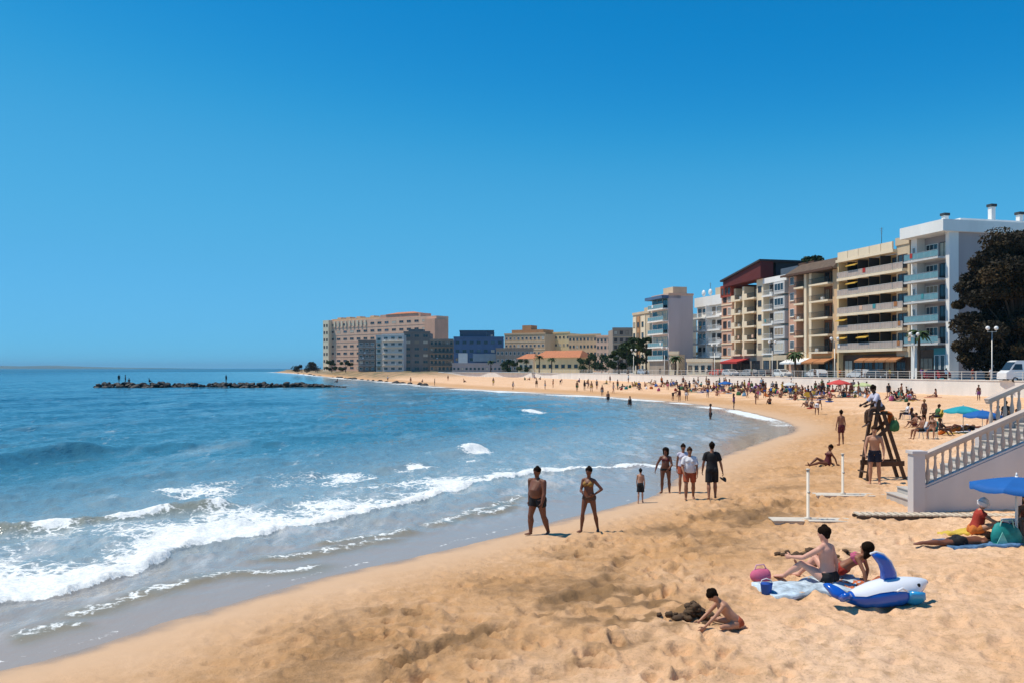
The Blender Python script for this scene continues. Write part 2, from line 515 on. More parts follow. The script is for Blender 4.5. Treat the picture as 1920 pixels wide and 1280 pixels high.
# ------------------------------------------------------------------ sea
def build_sea():
    rs = geo(6.0, 70, 1.0062)+geo(70, 320, 1.0105)+geo(320, 1500, 1.03)+geo(1500, 26000, 1.14)+[26000]
    x, y, q = polar_grid(rs, R(-52), R(46), 960)
    d = shore_d(x, y)
    keepv = d < 2.2
    keep = keepv[q].any(axis=1)
    x, y, d, q, _ = compact(x, y, d, q, keep, {})
    dep = np.clip(-d, 0, None)
    r = np.hypot(x, y)
    fade = sstep(1.0, 9.0, dep)
    lod = lambda wl: 1-sstep(wl*55, wl*130, r)          # let a wave go once it is finer than the mesh
    z = np.zeros_like(x)
    wx = x+1.2*gnoise(x*.07, y*.07, 7); wy = y+1.2*gnoise(x*.07, y*.07, 8)
    # swell running ashore
    for k, (wl, amp, dirx, diry, ph) in enumerate([(11.0, .085, .80, -.60, .3), (7.3, .06, .70, -.71, 1.9), (5.1, .045, .90, -.43, 4.0), (17, .07, .75, -.66, 2.2)]):
        env = 0.55+0.9*gnoise(x*.05+k*7, y*.05, 100+k)
        s_ = np.sin((wx*dirx+wy*diry)*2*np.pi/wl+ph)
        z += fade*amp*np.clip(env, 0.1, 1.3)*(s_+0.25*s_*s_)*lod(wl)
    # wind chop
    for k, (wl, amp) in enumerate([(3.1, .070), (1.9, .060), (1.15, .046), (.7, .030), (.42, .018)]):
        a = .35+.5*k
        cx = x*math.cos(a)+y*math.sin(a); cyy = (-x*math.sin(a)+y*math.cos(a))*1.7
        z += sstep(.3, 4, dep)*amp*2.0*(0.4-np.abs(gnoise(cx/wl, cyy/wl, 200+k)))*lod(wl)
        z += sstep(.3, 4, dep)*amp*0.9*gnoise(x/wl*1.3, y/wl*1.3, 230+k)*lod(wl)
    foam = np.zeros_like(x)
    turb = np.zeros_like(x)
    # main breaker front
    F1 = px_line([(-220, 1205), (-110, 1172), (0, 1148), (100, 1128), (200, 1102), (280, 1072), (335, 1043), (420, 1026), (520, 1006), (620, 985), (720, 965), (820, 940), (900, 916), (980, 899), (1060, 889), (1130, 884), (1200, 878), (1290, 862)])
    wob = 0.28*fbm(x*.75, y*.75, 4, 300)
    fd, arc = poly_dist(x, y, F1, True)
    s1 = -fd+wob                                        # positive out to sea
    okf = sstep(0, .03, arc)*sstep(1, .93, arc)
    gap = np.clip(1-1.25*np.exp(-((arc-.915)/.028)**2), 0, 1)
    wid = 5.4-3.6*arc
    front = sstep(-.06, .10, s1)
    core = front*np.exp(-np.clip(s1, 0, None)/(.42-.15*arc))
    tail = front*np.exp(-(np.clip(s1, 0, None)/(wid*1.15))**1.5)*(0.68-.18*arc)
    brkn = np.clip(.62+1.5*fbm(arc*26, s1*.25, 3, 305), .12, 1.15)
    foam = np.maximum(foam, okf*gap*np.clip(core*1.1*brkn+tail*np.clip(.95+.9*fbm(x*.35, y*.35, 3, 307), .5, 1.35), 0, 1))
    bore = front*np.exp(-np.clip(s1, 0, None)/1.1)
    z += okf*gap*bore*(.15-.05*arc)*np.clip(brkn, .35, 1)
    # second breaking crest
    F2 = px_line([(-140, 1035), (-40, 1016), (60, 1008), (150, 1000), (230, 990), (310, 981), (390, 972), (450, 962)])
    fd, arc2 = poly_dist(x, y, F2, True)
    s2 = -fd+0.22*fbm(x*.8, y*.8, 3, 320)
    ok2 = sstep(0, .1, arc2)*sstep(1, .9, arc2)
    z += ok2*.26*np.where(s2 < 0, np.exp(-(s2/.38)**2), np.exp(-(s2/1.0)**2))
    brk = np.clip(.55*np.exp(-((arc2-.62)/.12)**2)+.5*np.exp(-((arc2-.36)/.07)**2)+.42*np.exp(-((arc2-.9)/.06)**2)+.2*np.exp(-((arc2-.12)/.08)**2), 0, 1)
    foam = np.maximum(foam, ok2*np.clip(brk*1.9, 0, 1)*np.exp(-((s2+.12)/.34)**2))
    turb = np.maximum(turb, ok2*np.exp(-((s2+.2)/.35)**2)*.8)
    # foam left floating outside the break
    F3 = px_line([(250, 935), (340, 925), (450, 915), (560, 905), (660, 897), (760, 885)])
    fd, arc3 = poly_dist(x, y, F3, True)
    foam = np.maximum(foam, .50*sstep(0, .15, arc3)*sstep(1, .8, arc3)*np.exp(-(np.abs(fd+.2)/2.6)**2)*np.clip(.75+1.1*fbm(x*.4, y*.4, 3, 309), .2, 1.2))
    # unbroken swell further out, its steep face dark
    for pts, amp, wf, wb in (([(-180, 905), (-60, 888), (30, 872), (120, 858), (200, 851), (260, 846)], .55, .75, 2.4), ([(240, 851), (310, 843), (390, 842)], .2, .7, 2.0),
                             ([(390, 838), (480, 836), (560, 834)], .14, .7, 2.0), ([(250, 878), (400, 876), (560, 868)], .10, .6, 1.6), ([(250, 762), (330, 760), (480, 759), (640, 757)], .22, 2.2, 4),
                             ([(720, 757), (850, 752), (960, 755)], .18, 1.6, 3), ([(690, 885), (760, 878), (815, 874)], .2, .5, 1.3), ([(830, 860), (880, 850), (925, 846)], .28, .6, 1.2),
                             ([(960, 779), (990, 775), (1020, 773)], .25, .9, 2.0), ([(0, 790), (200, 782), (420, 780)], .16, 1.8, 4)):
        pl = px_line(pts); fd, a_ = poly_dist(x, y, pl, True); s_ = -fd+.25*gnoise(x*.5, y*.5, 340)
        e = sstep(0, .25, a_)*sstep(1, .75, a_)
        z += e*amp*np.where(s_ < 0, np.exp(-(s_/wf)**2), np.exp(-(s_/wb)**2))
    for u, v, rx, ry, st in ((893, 848, .85, .75, 1.0), (860, 846, 1.1, .55, .6), (790, 876, .75, .35, .95), (755, 880, .9, .3, .5), (998, 774, 1.6, .9, .8), (880, 862, .7, .3, .5), (20, 988, .8, .3, .5), (1225, 872, 1.2, .4, .7)):
        cx, cyy, _z = P(u, v, 0.1)
        rr = np.hypot((x-cx)/rx, (y-cyy)/ry/1.6)
        foam = np.maximum(foam, st*np.exp(-rr**2))
        z += .12*st*np.exp(-rr**2)
    # wash along the far shore
    far = sstep(48, 75, y)
    wfar = sstep(70, 150, y)
    lace = far*sstep(2.6+6.4*wfar, .5, dep+(.7+1.1*wfar)*fbm(x*.11, y*.11, 3, 360))*sstep(-2.5, .1, dep)*np.clip(.55+.9*fbm(x*.05, y*.13, 3, 365), .1, 1)
    foam = np.maximum(foam, np.clip(lace*1.15, 0, .95))
    near_edge = (1-far)*np.exp(-((dep-.22+.25*gnoise(x*.8, y*.8, 372))/.12)**2)*np.clip(.30+.35*gnoise(x*.5, y*.5, 373), 0, .5)
    foam = np.maximum(foam, near_edge)
    # swash between breaker and sand: thin film with broken ripples
    swash = sstep(9, 0, dep)*(1-far)
    rip = [([(330, 1105), (420, 1083), (500, 1077), (575, 1070), (640, 1052)], .035), ([(560, 1032), (640, 1022), (720, 1010), (800, 994)], .05), ([(880, 972), (930, 962), (980, 950)], .05), ([(0, 1205), (90, 1188), (180, 1165)], .02), ([(60, 1175), (170, 1150), (300, 1112), (420, 1080)], .025), ([(430, 1055), (560, 1048), (700, 1020), (790, 1008)], .03), ([(760, 1000), (860, 975), (940, 950), (1010, 930)], .03)]
    for pts, amp in rip:
        pl = px_line(pts); fd, a_ = poly_dist(x, y, pl, True); s_ = -fd+.2*gnoise(x*1.2, y*1.2, 380)
        e = sstep(0, .2, a_)*sstep(1, .8, a_)
        z += e*amp*np.where(s_ < 0, np.exp(-(s_/.12)**2), np.exp(-(s_/.5)**2))
        turb = np.maximum(turb, e*np.exp(-(s_/.35)**2)*.9)
        foam = np.maximum(foam, e*.46*np.exp(-((s_-.12)/.28)**2))
    z += 0.014*swash*fbm(x*1.2, y*2.2, 4, 390)
    z += foam**1.5*(.035*fbm(x*3.2, y*3.2, 3, 400)+.02)*lod(.8)
    # water level eases down over the sand so that the edge is a thin sheet
    z = z*sstep(-.2, 2.2, dep)+.012+.018*gnoise(x*.35, y*.35, 410)*(1-sstep(0, 3, dep))
    z = np.where(d > 0, .012+.018*gnoise(x*.35, y*.35, 410)-0.01*d, z)
    me = mesh_np('sea', np.stack([x, y, z], 1), q)
    attrs(me, {'foam': np.clip(foam, 0, 1), 'depth': dep, 'turb': turb})
    o = link(bpy.data.objects.new('sea', me))
    tag(o, 'blue sea with breaking waves along the beach', None, None, 'structure')
    m = bpy.data.materials.new('sea_water'); m.use_nodes = True; me.materials.append(m)
    nt = m.node_tree; bs = nt.nodes['Principled BSDF']; N = nt.nodes.new; Lk = nt.links.new
    out = nt.nodes['Material Output']
    ge = N('ShaderNodeNewGeometry')
    def att(nm):
        a = N('ShaderNodeAttribute'); a.attribute_name = nm; return a.outputs['Fac']
    def noise(sc, det=4, rough=.55, stretch=None):
        n = N('ShaderNodeTexNoise'); n.inputs['Scale'].default_value = sc; n.inputs['Detail'].default_value = det
        n.inputs['Roughness'].default_value = rough
        if stretch:
            mp = N('ShaderNodeMapping'); mp.inputs['Scale'].default_value = stretch; mp.inputs['Rotation'].default_value = (0, 0, R(-35))
            Lk(ge.outputs['Position'], mp.inputs['Vector']); Lk(mp.outputs[0], n.inputs['Vector'])
        else: Lk(ge.outputs['Position'], n.inputs['Vector'])
        return n.outputs[0]
    def mrange(src, a, b, c, e, clamp=True):
        n = N('ShaderNodeMapRange'); n.interpolation_type = 'SMOOTHSTEP'; Lk(src, n.inputs[0])
        for i, vv in zip((1, 2, 3, 4), (a, b, c, e)):
            if hasattr(vv, 'links'): Lk(vv, n.inputs[i])
            else: n.inputs[i].default_value = vv
        return n.outputs[0]
    def mix(f, a, b):
        n = N('ShaderNodeMix'); n.data_type = 'RGBA'
        if hasattr(f, 'links'): Lk(f, n.inputs[0])
        else: n.inputs[0].default_value = f
        for s_, k in ((a, 6), (b, 7)):
            if hasattr(s_, 'links'): Lk(s_, n.inputs[k])
            else: n.inputs[k].default_value = (*s_, 1)
        return n.outputs[2]
    def math_(op, a, b):
        n = N('ShaderNodeMath'); n.operation = op
        for s_, k in ((a, 0), (b, 1)):
            if hasattr(s_, 'links'): Lk(s_, n.inputs[k])
            else: n.inputs[k].default_value = s_
        return n.outputs[0]
    dp = att('depth')
    deep = mix(mrange(noise(.025, 3, .6, (1, .35, 1)), .38, .62, 0, 1), (.005, .062, .125), (.016, .11, .18))
    streak = mrange(noise(.22, 5, .65, (1, .22, 1)), .50, .72, 0, 1)  # pale streaks: small foam and glints painted into the water colour
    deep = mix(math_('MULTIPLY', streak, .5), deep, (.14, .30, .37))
    glint = math_('MULTIPLY', mrange(noise(1.5, 6, .78, (1, .3, 1)), .56, .70, 0, .8), mrange(noise(.09, 3, .6, (1, .4, 1)), .40, .62, .15, 1))  # sparkle and tiny whitecaps painted into the water colour
    mid = mix(mrange(dp, 18, 70, 0, 1), mix(math_('MULTIPLY', streak, .75), (.045, .16, .225), (.29, .41, .45)), deep)
    shallow = mix(mrange(dp, 5, 22, 0, 1), (.27, .345, .365), mid)
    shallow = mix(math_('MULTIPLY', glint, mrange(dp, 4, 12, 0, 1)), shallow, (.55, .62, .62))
    shore_c = mix(mrange(dp, .2, 6.0, 0, 1), (.35, .285, .235), shallow)
    veil = math_('MULTIPLY', mrange(noise(.8, 6, .72, (1, .3, 1)), .50, .66, 0, .55), mrange(dp, .4, 2.5, 0, 1))
    shore_c = mix(math_('MULTIPLY', veil, mrange(dp, 7, 12, 1, 0)), shore_c, (.62, .60, .57))
    shore_c = mix(math_('MULTIPLY', att('turb'), .75), shore_c, (.22, .185, .095))
    Lk(shore_c, bs.inputs['Base Color'])
    Lk(mrange(dp, 30, 300, .10, .30), bs.inputs['Roughness'])
    bs.inputs['IOR'].default_value = 1.333
    # ripples
    b1 = N('ShaderNodeBump'); b1.inputs['Distance'].default_value = .11
    Lk(mrange(dp, .1, 5, .16, 1.0), b1.inputs['Strength']); Lk(noise(2.2, 5, .6, (1, .55, 1)), b1.inputs['Height'])
    b2 = N('ShaderNodeBump'); b2.inputs['Distance'].default_value = .9
    Lk(mrange(dp, 14, 80, 0, .9), b2.inputs['Strength']); Lk(noise(.35, 4, .6, (1, .4, 1)), b2.inputs['Height']); Lk(b2.outputs[0], b1.inputs['Normal'])
    Lk(b1.outputs[0], bs.inputs['Normal'])
    # foam: lacy where thin, solid where thick
    fo = att('foam')
    n1 = noise(2.6, 6, .68); n2 = noise(11, 5, .75)
    v = N('ShaderNodeTexVoronoi'); v.feature = 'DISTANCE_TO_EDGE'; v.inputs['Scale'].default_value = 2.6
    wv = N('ShaderNodeVectorMath'); wv.operation = 'ADD'
    nv = N('ShaderNodeTexNoise'); nv.inputs['Scale'].default_value = 1.6; nv.inputs['Detail'].default_value = 3; Lk(ge.outputs['Position'], nv.inputs['Vector'])
    sc_ = N('ShaderNodeVectorMath'); sc_.operation = 'SCALE'; sc_.inputs['Scale'].default_value = .9; Lk(nv.outputs['Color'], sc_.inputs[0])
    Lk(ge.outputs['Position'], wv.inputs[0]); Lk(sc_.outputs[0], wv.inputs[1]); Lk(wv.outputs[0], v.inputs['Vector'])
    net = mrange(v.outputs['Distance'], .0, .20, .085, -.05)
    thr = math_('ADD', math_('ADD', math_('MULTIPLY', n1, .5), math_('MULTIPLY', n2, .5)), math_('MULTIPLY', net, 1.0))
    lev = math_('ADD', fo, math_('MULTIPLY', math_('SUBTRACT', thr, .5), 1.35))
    msk = mrange(lev, .40, .60, 0, 1)
    msk = math_('MULTIPLY', msk, mrange(fo, .03, .12, 0, 1))
    fs = N('ShaderNodeBsdfPrincipled'); fs.inputs['Roughness'].default_value = .75
    fcol = mix(mrange(n2, .35, .65, 0, 1), (.62, .66, .66), (.88, .88, .84)); Lk(fcol, fs.inputs['Base Color'])
    b3 = N('ShaderNodeBump'); b3.inputs['Distance'].default_value = .05; b3.inputs['Strength'].default_value = .8
    Lk(n1, b3.inputs['Height']); Lk(b3.outputs[0], fs.inputs['Normal'])
    ms = N('ShaderNodeMixShader'); Lk(msk, ms.inputs[0]); Lk(bs.outputs[0], ms.inputs[1]); Lk(fs.outputs[0], ms.inputs[2])
    Lk(ms.outputs[0], out.inputs['Surface'])
    return o
build_sea()

# ------------------------------------------------------------------ materials for the town
GLASS = mat('window_glass', (.025, .035, .045), .08, 0, spec=.6)
GLASS_T = mat('balcony_glass', (.16, .30, .33), .12, .15, 1.5, spec=.6)
FROST = mat('frosted_panel', (.46, .36, .30), .5, .12, 1)
CONC = mat('promenade_paving', (.50, .45, .39), .85, .12, .6, .01, 8)
WHITEW = mat('white_seawall', (.78, .74, .68), .8, .10, .5, .01, 6, streak=2)
ASPH = mat('asphalt', (.055, .055, .058), .9, .2, .8, .004, 40)
WHITEP = mat('white_paint', (.80, .79, .76), .55, .06, 2)
CREAM = mat('cream_render', (.84, .69, .49), .85, .12, .35, .006, 10, streak=3)
BEIGE = mat('beige_render', (.64, .50, .34), .85, .14, .35, .006, 10, streak=3)
YELLOW = mat('yellow_render', (.82, .60, .32), .85, .12, .35, .006, 10, streak=3)
OCHRE = mat('ochre_render', (.64, .37, .15), .85, .15, .4, .006, 10, streak=3)
TAN = mat('tan_render', (.68, .45, .26), .85, .13, .35, .006, 10, streak=3)
PINK = mat('pink_render', (.66, .38, .26), .85, .13, .35, .006, 10, streak=3)
PINKL = mat('pale_pink_render', (.74, .47, .33), .85, .12, .35, .006, 10, streak=3)
ORANGE = mat('orange_render', (.50, .26, .12), .85, .14, .35, .006, 10, streak=3)
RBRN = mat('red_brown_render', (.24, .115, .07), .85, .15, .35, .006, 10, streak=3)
GREYW = mat('grey_white_render', (.58, .57, .55), .85, .10, .3, .006, 10, streak=3)
WHITER = mat('white_render', (.84, .82, .78), .8, .09, .3, .006, 10, streak=3)
MAUVE = mat('mauve_shade_render', (.40, .34, .335), .9, .10, .25, .008, 8, streak=3)
DKRED = mat('dark_red_cladding', (.12, .018, .014), .7, .15, .6)
ROOFD = mat('dark_slate_roof', (.045, .04, .045), .75, .2, 1.2, .01, 12)
ROOFT = mat('terracotta_tiles', (.52, .19, .085), .85, .2, 1.5, .02, 9)
BROWN = mat('brown_joinery', (.115, .055, .028), .6, .2, 2)
DARKM = mat('dark_metal', (.035, .033, .032), .5, .1, 4)
GALV = mat('galvanised_steel', (.46, .45, .43), .45, .1, 3, metal=.5)
RAILM = mat('railing_paint', (.66, .63, .58), .55, .08, 3)
BLUEB = mat('blue_cladding', (.075, .135, .25), .6, .15, .5)
NAVYB = mat('navy_facade', (.07, .095, .14), .6, .15, .5)
GREYD = mat('dark_grey_render', (.22, .19, .17), .85, .15, .4, streak=3)
BRNG = mat('brown_grey_render', (.33, .26, .205), .85, .15, .4, streak=3)
TEALP = mat('teal_paint', (.05, .27, .30), .6, .1, 1)
AWN_O = mat('orange_awning', (.40, .165, .06), .8, .12, 2)
AWN_Y = mat('yellow_awning', (.60, .36, .05), .8, .12, 2)
AWN_R = mat('red_awning', (.42, .035, .03), .8, .12, 2)
AWN_G = mat('dark_green_awning', (.02, .045, .03), .8, .12, 2)
CLAYPOT = mat('vent_dark', (.04, .05, .055), .7, .1, 3)
BARK = mat('bark', (.085, .058, .04), .95, .25, 3, .03, 8)
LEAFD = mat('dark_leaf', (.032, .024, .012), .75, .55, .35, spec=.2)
LEAFB = mat('brown_green_leaf', (.075, .048, .018), .75, .5, .5, spec=.2); LEAFY = mat('light_green_leaf', (.060, .085, .022), .7, .4, .5, spec=.2)
LEAFG = mat('green_leaf', (.030, .055, .018), .7, .35, .5, spec=.2)
LEAFP = mat('palm_leaf', (.045, .075, .022), .7, .3, .8, spec=.2)
ROCK = mat('dark_wet_rock', (.035, .032, .030), .7, .3, .6, .06, 3)

# ------------------------------------------------------------------ promenade, seawall, road
def flat_poly(name, pts, z, material, kind='structure'):
    bm = bmesh.new()
    vs_ = [bm.verts.new((p[0], p[1], z)) for p in pts]
    f = bm.faces.new(vs_)
    if f.normal.z < 0: f.normal_flip()
    bmesh.ops.triangulate(bm, faces=[f])
    me = bpy.data.meshes.new(name); bm.to_mesh(me); bm.free()
    me.materials.append(material)
    o = link(bpy.data.objects.new(name, me)); o['kind'] = kind
    return o
flat_poly('promenade', WALL+[(-50, 390), (-80, 460), (-95, 540), (-40, 900), (400, 1250), (1480, 1250), (1480, -8)], PZ, CONC)
def cline(c, y): return (c-.25*y, y)                 # lines parallel to the street of tall buildings
flat_poly('road', [cline(85.2, 98), cline(85.2, 216), (36, 232), (20, 262), (6, 285), (12, 290), (26, 267), (42, 237), cline(92.6, 216), cline(92.6, 98)], PZ+.004, ASPH)
mk = MB()
for yy in range(100, 214, 7):
    a = cline(88.9, yy); b = cline(88.9, yy+3)
    mk.bar((a[0], a[1], PZ+.010), (b[0], b[1], PZ+.010), .14, .004)
mk.build('lane_marking', WHITEP)['kind'] = 'structure'

def offset_path(path, d):
    out = []
    for i, p in enumerate(path):
        a = Vector(path[max(i-1, 0)]); b = Vector(path[min(i+1, len(path)-1)])
        t = (b-a).normalized(); out.append((p[0]-t.y*d, p[1]+t.x*d))
    return out
wall_smooth = [tuple(p) for p in catmull(WALL[4:], 4)]
wall_full = WALL[:4]+wall_smooth
sw = MB()
outer = offset_path(wall_full, .15); inner = offset_path(wall_full, -.35)
for i in range(len(wall_full)-1):
    a, b, c, d_ = outer[i], outer[i+1], inner[i+1], inner[i]
    q = [(p[0], p[1], z) for z in (-.5, PZ+.16) for p in (a, b, c, d_)]
    sw.add(q, [(0, 1, 5, 4), (2, 3, 7, 6), (4, 5, 6, 7)])
tag(sw.build('seawall', WHITEW), 'long white seawall between the sand and the promenade', 'wall')
cp = MB()
o2 = offset_path(wall_full, .22); i2 = offset_path(wall_full, -.42)
for i in range(len(wall_full)-1):
    a, b, c, d_ = o2[i], o2[i+1], i2[i+1], i2[i]
    q = [(p[0], p[1], z) for z in (PZ+.163, PZ+.25) for p in (a, b, c, d_)]
    cp.add(q, [(0, 1, 5, 4), (2, 3, 7, 6), (4, 5, 6, 7), (3, 2, 1, 0)])
cop = cp.build('coping', WHITEW, bpy.data.objects['seawall'])

# railing along the top
rail_path = [p for p in wall_smooth if p[1] < 290]
rl = empty('promenade_railing', (rail_path[0][0], rail_path[0][1], PZ+.25))
tag(rl, 'pale metal railing along the top of the white seawall', 'railing')
base = Vector(rl.location)
pm = MB(); pm.box(-.035, .035, -.035, .035, 0, 1.0); pm.box(-.05, .05, -.05, .05, 1.0, 1.04)
pmesh = pm.mesh('post'); pmesh.materials.append(RAILM)
acc = 0.0
for a, b in zip(rail_path[:-1], rail_path[1:]):
    a = Vector((*a, PZ+.25)); b = Vector((*b, PZ+.25)); L = (b-a).length; t = 0.0
    while acc <= L:
        p = a.lerp(b, acc/L)
        o = link(bpy.data.objects.new('post', pmesh), rl); o.location = p-base
        acc += 2.2
    acc -= L
for h, th in ((.96, .06), (.64, .03), (.34, .03)):
    m_ = MB()
    for a, b in zip(rail_path[:-1], rail_path[1:]):
        m_.bar(Vector((*a, PZ+.25+h))-base, Vector((*b, PZ+.25+h))-base, th, th)
    m_.build('rail', RAILM, rl)

# ------------------------------------------------------------------ buildings
SC = 94.5
def street_pt(u, c=SC):
    Y = c/((u-960)/FP+.25)
    return ((u-960)/FP*Y, Y)

brng = random.Random(31)
BLIND = mat('rolled_blind', (.58, .52, .42), .8, .15, 2); CURT = mat('curtain', (.34, .27, .20), .85, .3, 3); GLASS2 = mat('mid_dark_glass', (.06, .09, .12), .05, 0, spec=.7)  # blinds, curtains and a lighter mid-dark glass, to vary the panes
class Bld:
    """A building in its own frame: x along the facade (from the far end), y inwards, z up."""
    cache = {}
    def __init__(s, name, label, loc, rz, z=PZ, group=None):
        s.root = empty(name, (loc[0], loc[1], z), rz)
        tag(s.root, label, 'building', group)
    def box(s, name, m, x0, x1, y0, y1, z0, z1, parent=None):
        """A box part; alike sizes share a mesh."""
        key = (name, round(x1-x0, 3), round(y1-y0, 3), round(z1-z0, 3), m.name)
        me = Bld.cache.get(key)
        if me is None:
            b = MB(); b.box(0, x1-x0, 0, y1-y0, 0, z1-z0); me = b.mesh(name); me.materials.append(m); Bld.cache[key] = me
        o = bpy.data.objects.new(name, me); link(o, parent or s.root)
        o.location = (x0, y0, z0)
        if parent is not None: o.location = Vector((x0, y0, z0))-Vector(parent.location)
        return o
    def part(s, name, m, mb): return mb.build(name, m, s.root)
    def window(s, x0, x1, z0, z1, y, fm=WHITEP, name='window', mull=1, glass=GLASS, face=-1, t=.09):
        """Frame standing proud of the wall, pane set back in it. face: -1 seaward front, +1/0 unused"""
        key = ('W', round(x1-x0, 3), round(z1-z0, 3), fm.name, mull, t)
        me = Bld.cache.get(key)
        w, h = x1-x0, z1-z0
        if me is None:
            b = MB()
            b.box(0, w, -.07, .02, 0, t); b.box(0, w, -.07, .02, h-t, h)
            b.box(0, t, -.07, .02, t, h-t); b.box(w-t, w, -.07, .02, t, h-t)
            for k in range(mull):
                cx = w*(k+1)/(mull+1); b.box(cx-.03, cx+.03, -.055, .02, t, h-t)
            me = b.mesh('window'); me.materials.append(fm); Bld.cache[key] = me
        o = bpy.data.objects.new(name, me); link(o, s.root); o.location = (x0, y, z0)
        k2 = ('P', round(w, 3), round(h, 3), t, glass.name)
        pm_ = Bld.cache.get(k2)
        if pm_ is None:
            b = MB(); b.box(t*.6, w-t*.6, -.02, .015, t*.6, h-t*.6); pm_ = b.mesh('pane'); pm_.materials.append(glass); Bld.cache[k2] = pm_
        po = bpy.data.objects.new('pane', pm_); link(po, o)
        kk = brng.random()
        if kk < .30: po.material_slots[0].link = 'OBJECT'; po.material_slots[0].material = BLIND if kk < .14 else (CURT if kk < .22 else GLASS2)
        return o
    def railing(s, x0, x1, y, z, h=1.0, m=RAILM, gap=.28, panel=None):
        """Balcony railing: rails and pickets (or a sheet of glass between posts)."""
        key = ('R', round(x1-x0, 3), h, m.name, gap, panel.name if panel else '')
        me = Bld.cache.get(key); w = x1-x0
        if me is None:
            b = MB()
            b.box(0, w, -.03, .03, h-.06, h); b.box(0, w, -.02, .02, .06, .11)
            n = max(1, int(w/gap))
            for k in range(n+1):
                cx = w*k/n; b.box(cx-.018, cx+.018, -.015, .015, .11, h-.06)
            if panel: b.box(.02, w-.02, -.006, .006, .12, h-.08, 1)
            me = b.mesh('railing'); me.materials.append(m)
            if panel: me.materials.append(panel)
            Bld.cache[key] = me
        o = bpy.data.objects.new('railing', me); link(o, s.root); o.location = (x0, y, z)
        if w > 1.6 and brng.random() < .22:
            b = MB(); tx = brng.uniform(.2, w-1.0); tw_ = brng.uniform(.5, .8); b.box(tx, tx+tw_, -.055, -.034, .35, h+.012); b.box(tx, tx+tw_, -.034, .045, h+.003, h+.012); b.box(tx, tx+tw_, .034, .05, .55, h+.003)
            b.build('hung_towel', brng.choice([AWN_O, AWN_R, WHITEP, TEALP, AWN_Y, PINKL]), o)
        if w > 1.6 and panel is not FROST and brng.random() < .3:
            ax_ = brng.uniform(.1, w-1.0); b = MB(); b.box(ax_, ax_+.8, .5, .82, .02, .62); b.box(ax_+.08, ax_+.5, .485, .497, .1, .54); b.build('air_conditioner', WHITEP, o)
        return o
    def side_window(s, x, y0, y1, z0, z1, fm=WHITEP):
        """Window on the near end wall."""
        o = s.window(0, y1-y0, z0, z1, 0, fm); o.location = (x, y0, z0); o.rotation_euler = (0, 0, math.pi/2)
        return o

RZ = math.atan2(-.9701, .2425)
def street_bld(name, label, u0, u1, c=SC):
    a = street_pt(u0, c); b = street_pt(u1, c)
    W = math.hypot(a[0]-b[0], a[1]-b[1])
    return Bld(name, label, a, RZ), W

def antenna(b, x, y, z, h=3.0):
    m_ = MB(); m_.tube([(x, y, z), (x, y, z+h)], [.05, .04], 6, caps='flat')
    for k in range(4): m_.bar((x-.5+.1*k, y, z+h-.2-.28*k), (x+.5-.1*k, y, z+h-.2-.28*k), .03, .03)
    return b.part('antenna', DARKM, m_)

# --- white block with glass balconies (nearest)
b, W = street_bld('apartment_building', 'tall white apartment block with teal glass balconies behind the very large dark tree', 1706, 1780)
H = 21.4
b.box('wall', MAUVE, 0, W, 1.6, 24, 0, H)  # side of the white block: its shade is put into the mauve colour
b.box('end_wall', WHITER, W-.75, W+.003, 0, 1.597, 0, H)
b.box('end_wall', WHITER, -.003, 1.3, .2, 1.597, 0, H)
zs = [5.3, 8.45, 11.6, 14.75, 17.9]
for z in zs:
    b.box('balcony_slab', GREYW, .2, W-.78, -1.3, 1.59, z-.28, z)
    b.railing(.25, W-.85, -1.22, z, 1.05, GALV, 1.2, GLASS_T)
    b.window(1.6, 4.1, z+.06, z+2.45, 1.6, WHITEP, 'balcony_door', 2)
    b.window(4.5, W-1.2, z+.06, z+2.45, 1.6, DARKM, 'balcony_door', 2)
    b.window(.35, 1.0, z+.9, z+2.2, .2, WHITEP)
b.box('canopy_slab', WHITER, -.4, W+.5, -1.5, 24.3, H+.003, H+1.7)
pent = b.box('penthouse', WHITER, .8, W-1.2, 3.0, 22, H+1.703, H+2.3)
for (x, y, h) in ((2.2, 4.5, 1.2), (6.0, 9.5, 2.1), (6.6, 14.0, 1.0), (6.8, 17.0, 1.6)):
    m_ = MB(); m_.box(x-.35, x+.35, y-.35, y+.35, H+2.303, H+2.3+h); ch_ = b.part('chimney', WHITER, m_)
    m_ = MB(); m_.box(x-.5, x+.5, y-.5, y+.5, H+2.303+h, H+2.7+h); m_.build('cowl', CLAYPOT, ch_)
b.box('shop_front', TEALP, 5.0, W-.8, .1, 1.59, 0, 4.6)
b.window(5.2, 6.2, .3, 3.6, .1, WHITEP, 'shop_window', 0); b.window(6.35, 7.3, .3, 3.6, .1, WHITEP, 'shop_window', 0)
b.box('shop_front', BROWN, 1.303, 4.99, .3, 1.59, 0, 4.4)
b.window(1.6, 4.6, .3, 3.2, .3, BROWN, 'shop_window', 2)
for z in (6.2, 9.4, 12.5, 15.6):
    b.side_window(W, 7.0, 8.2, z, z+1.3)

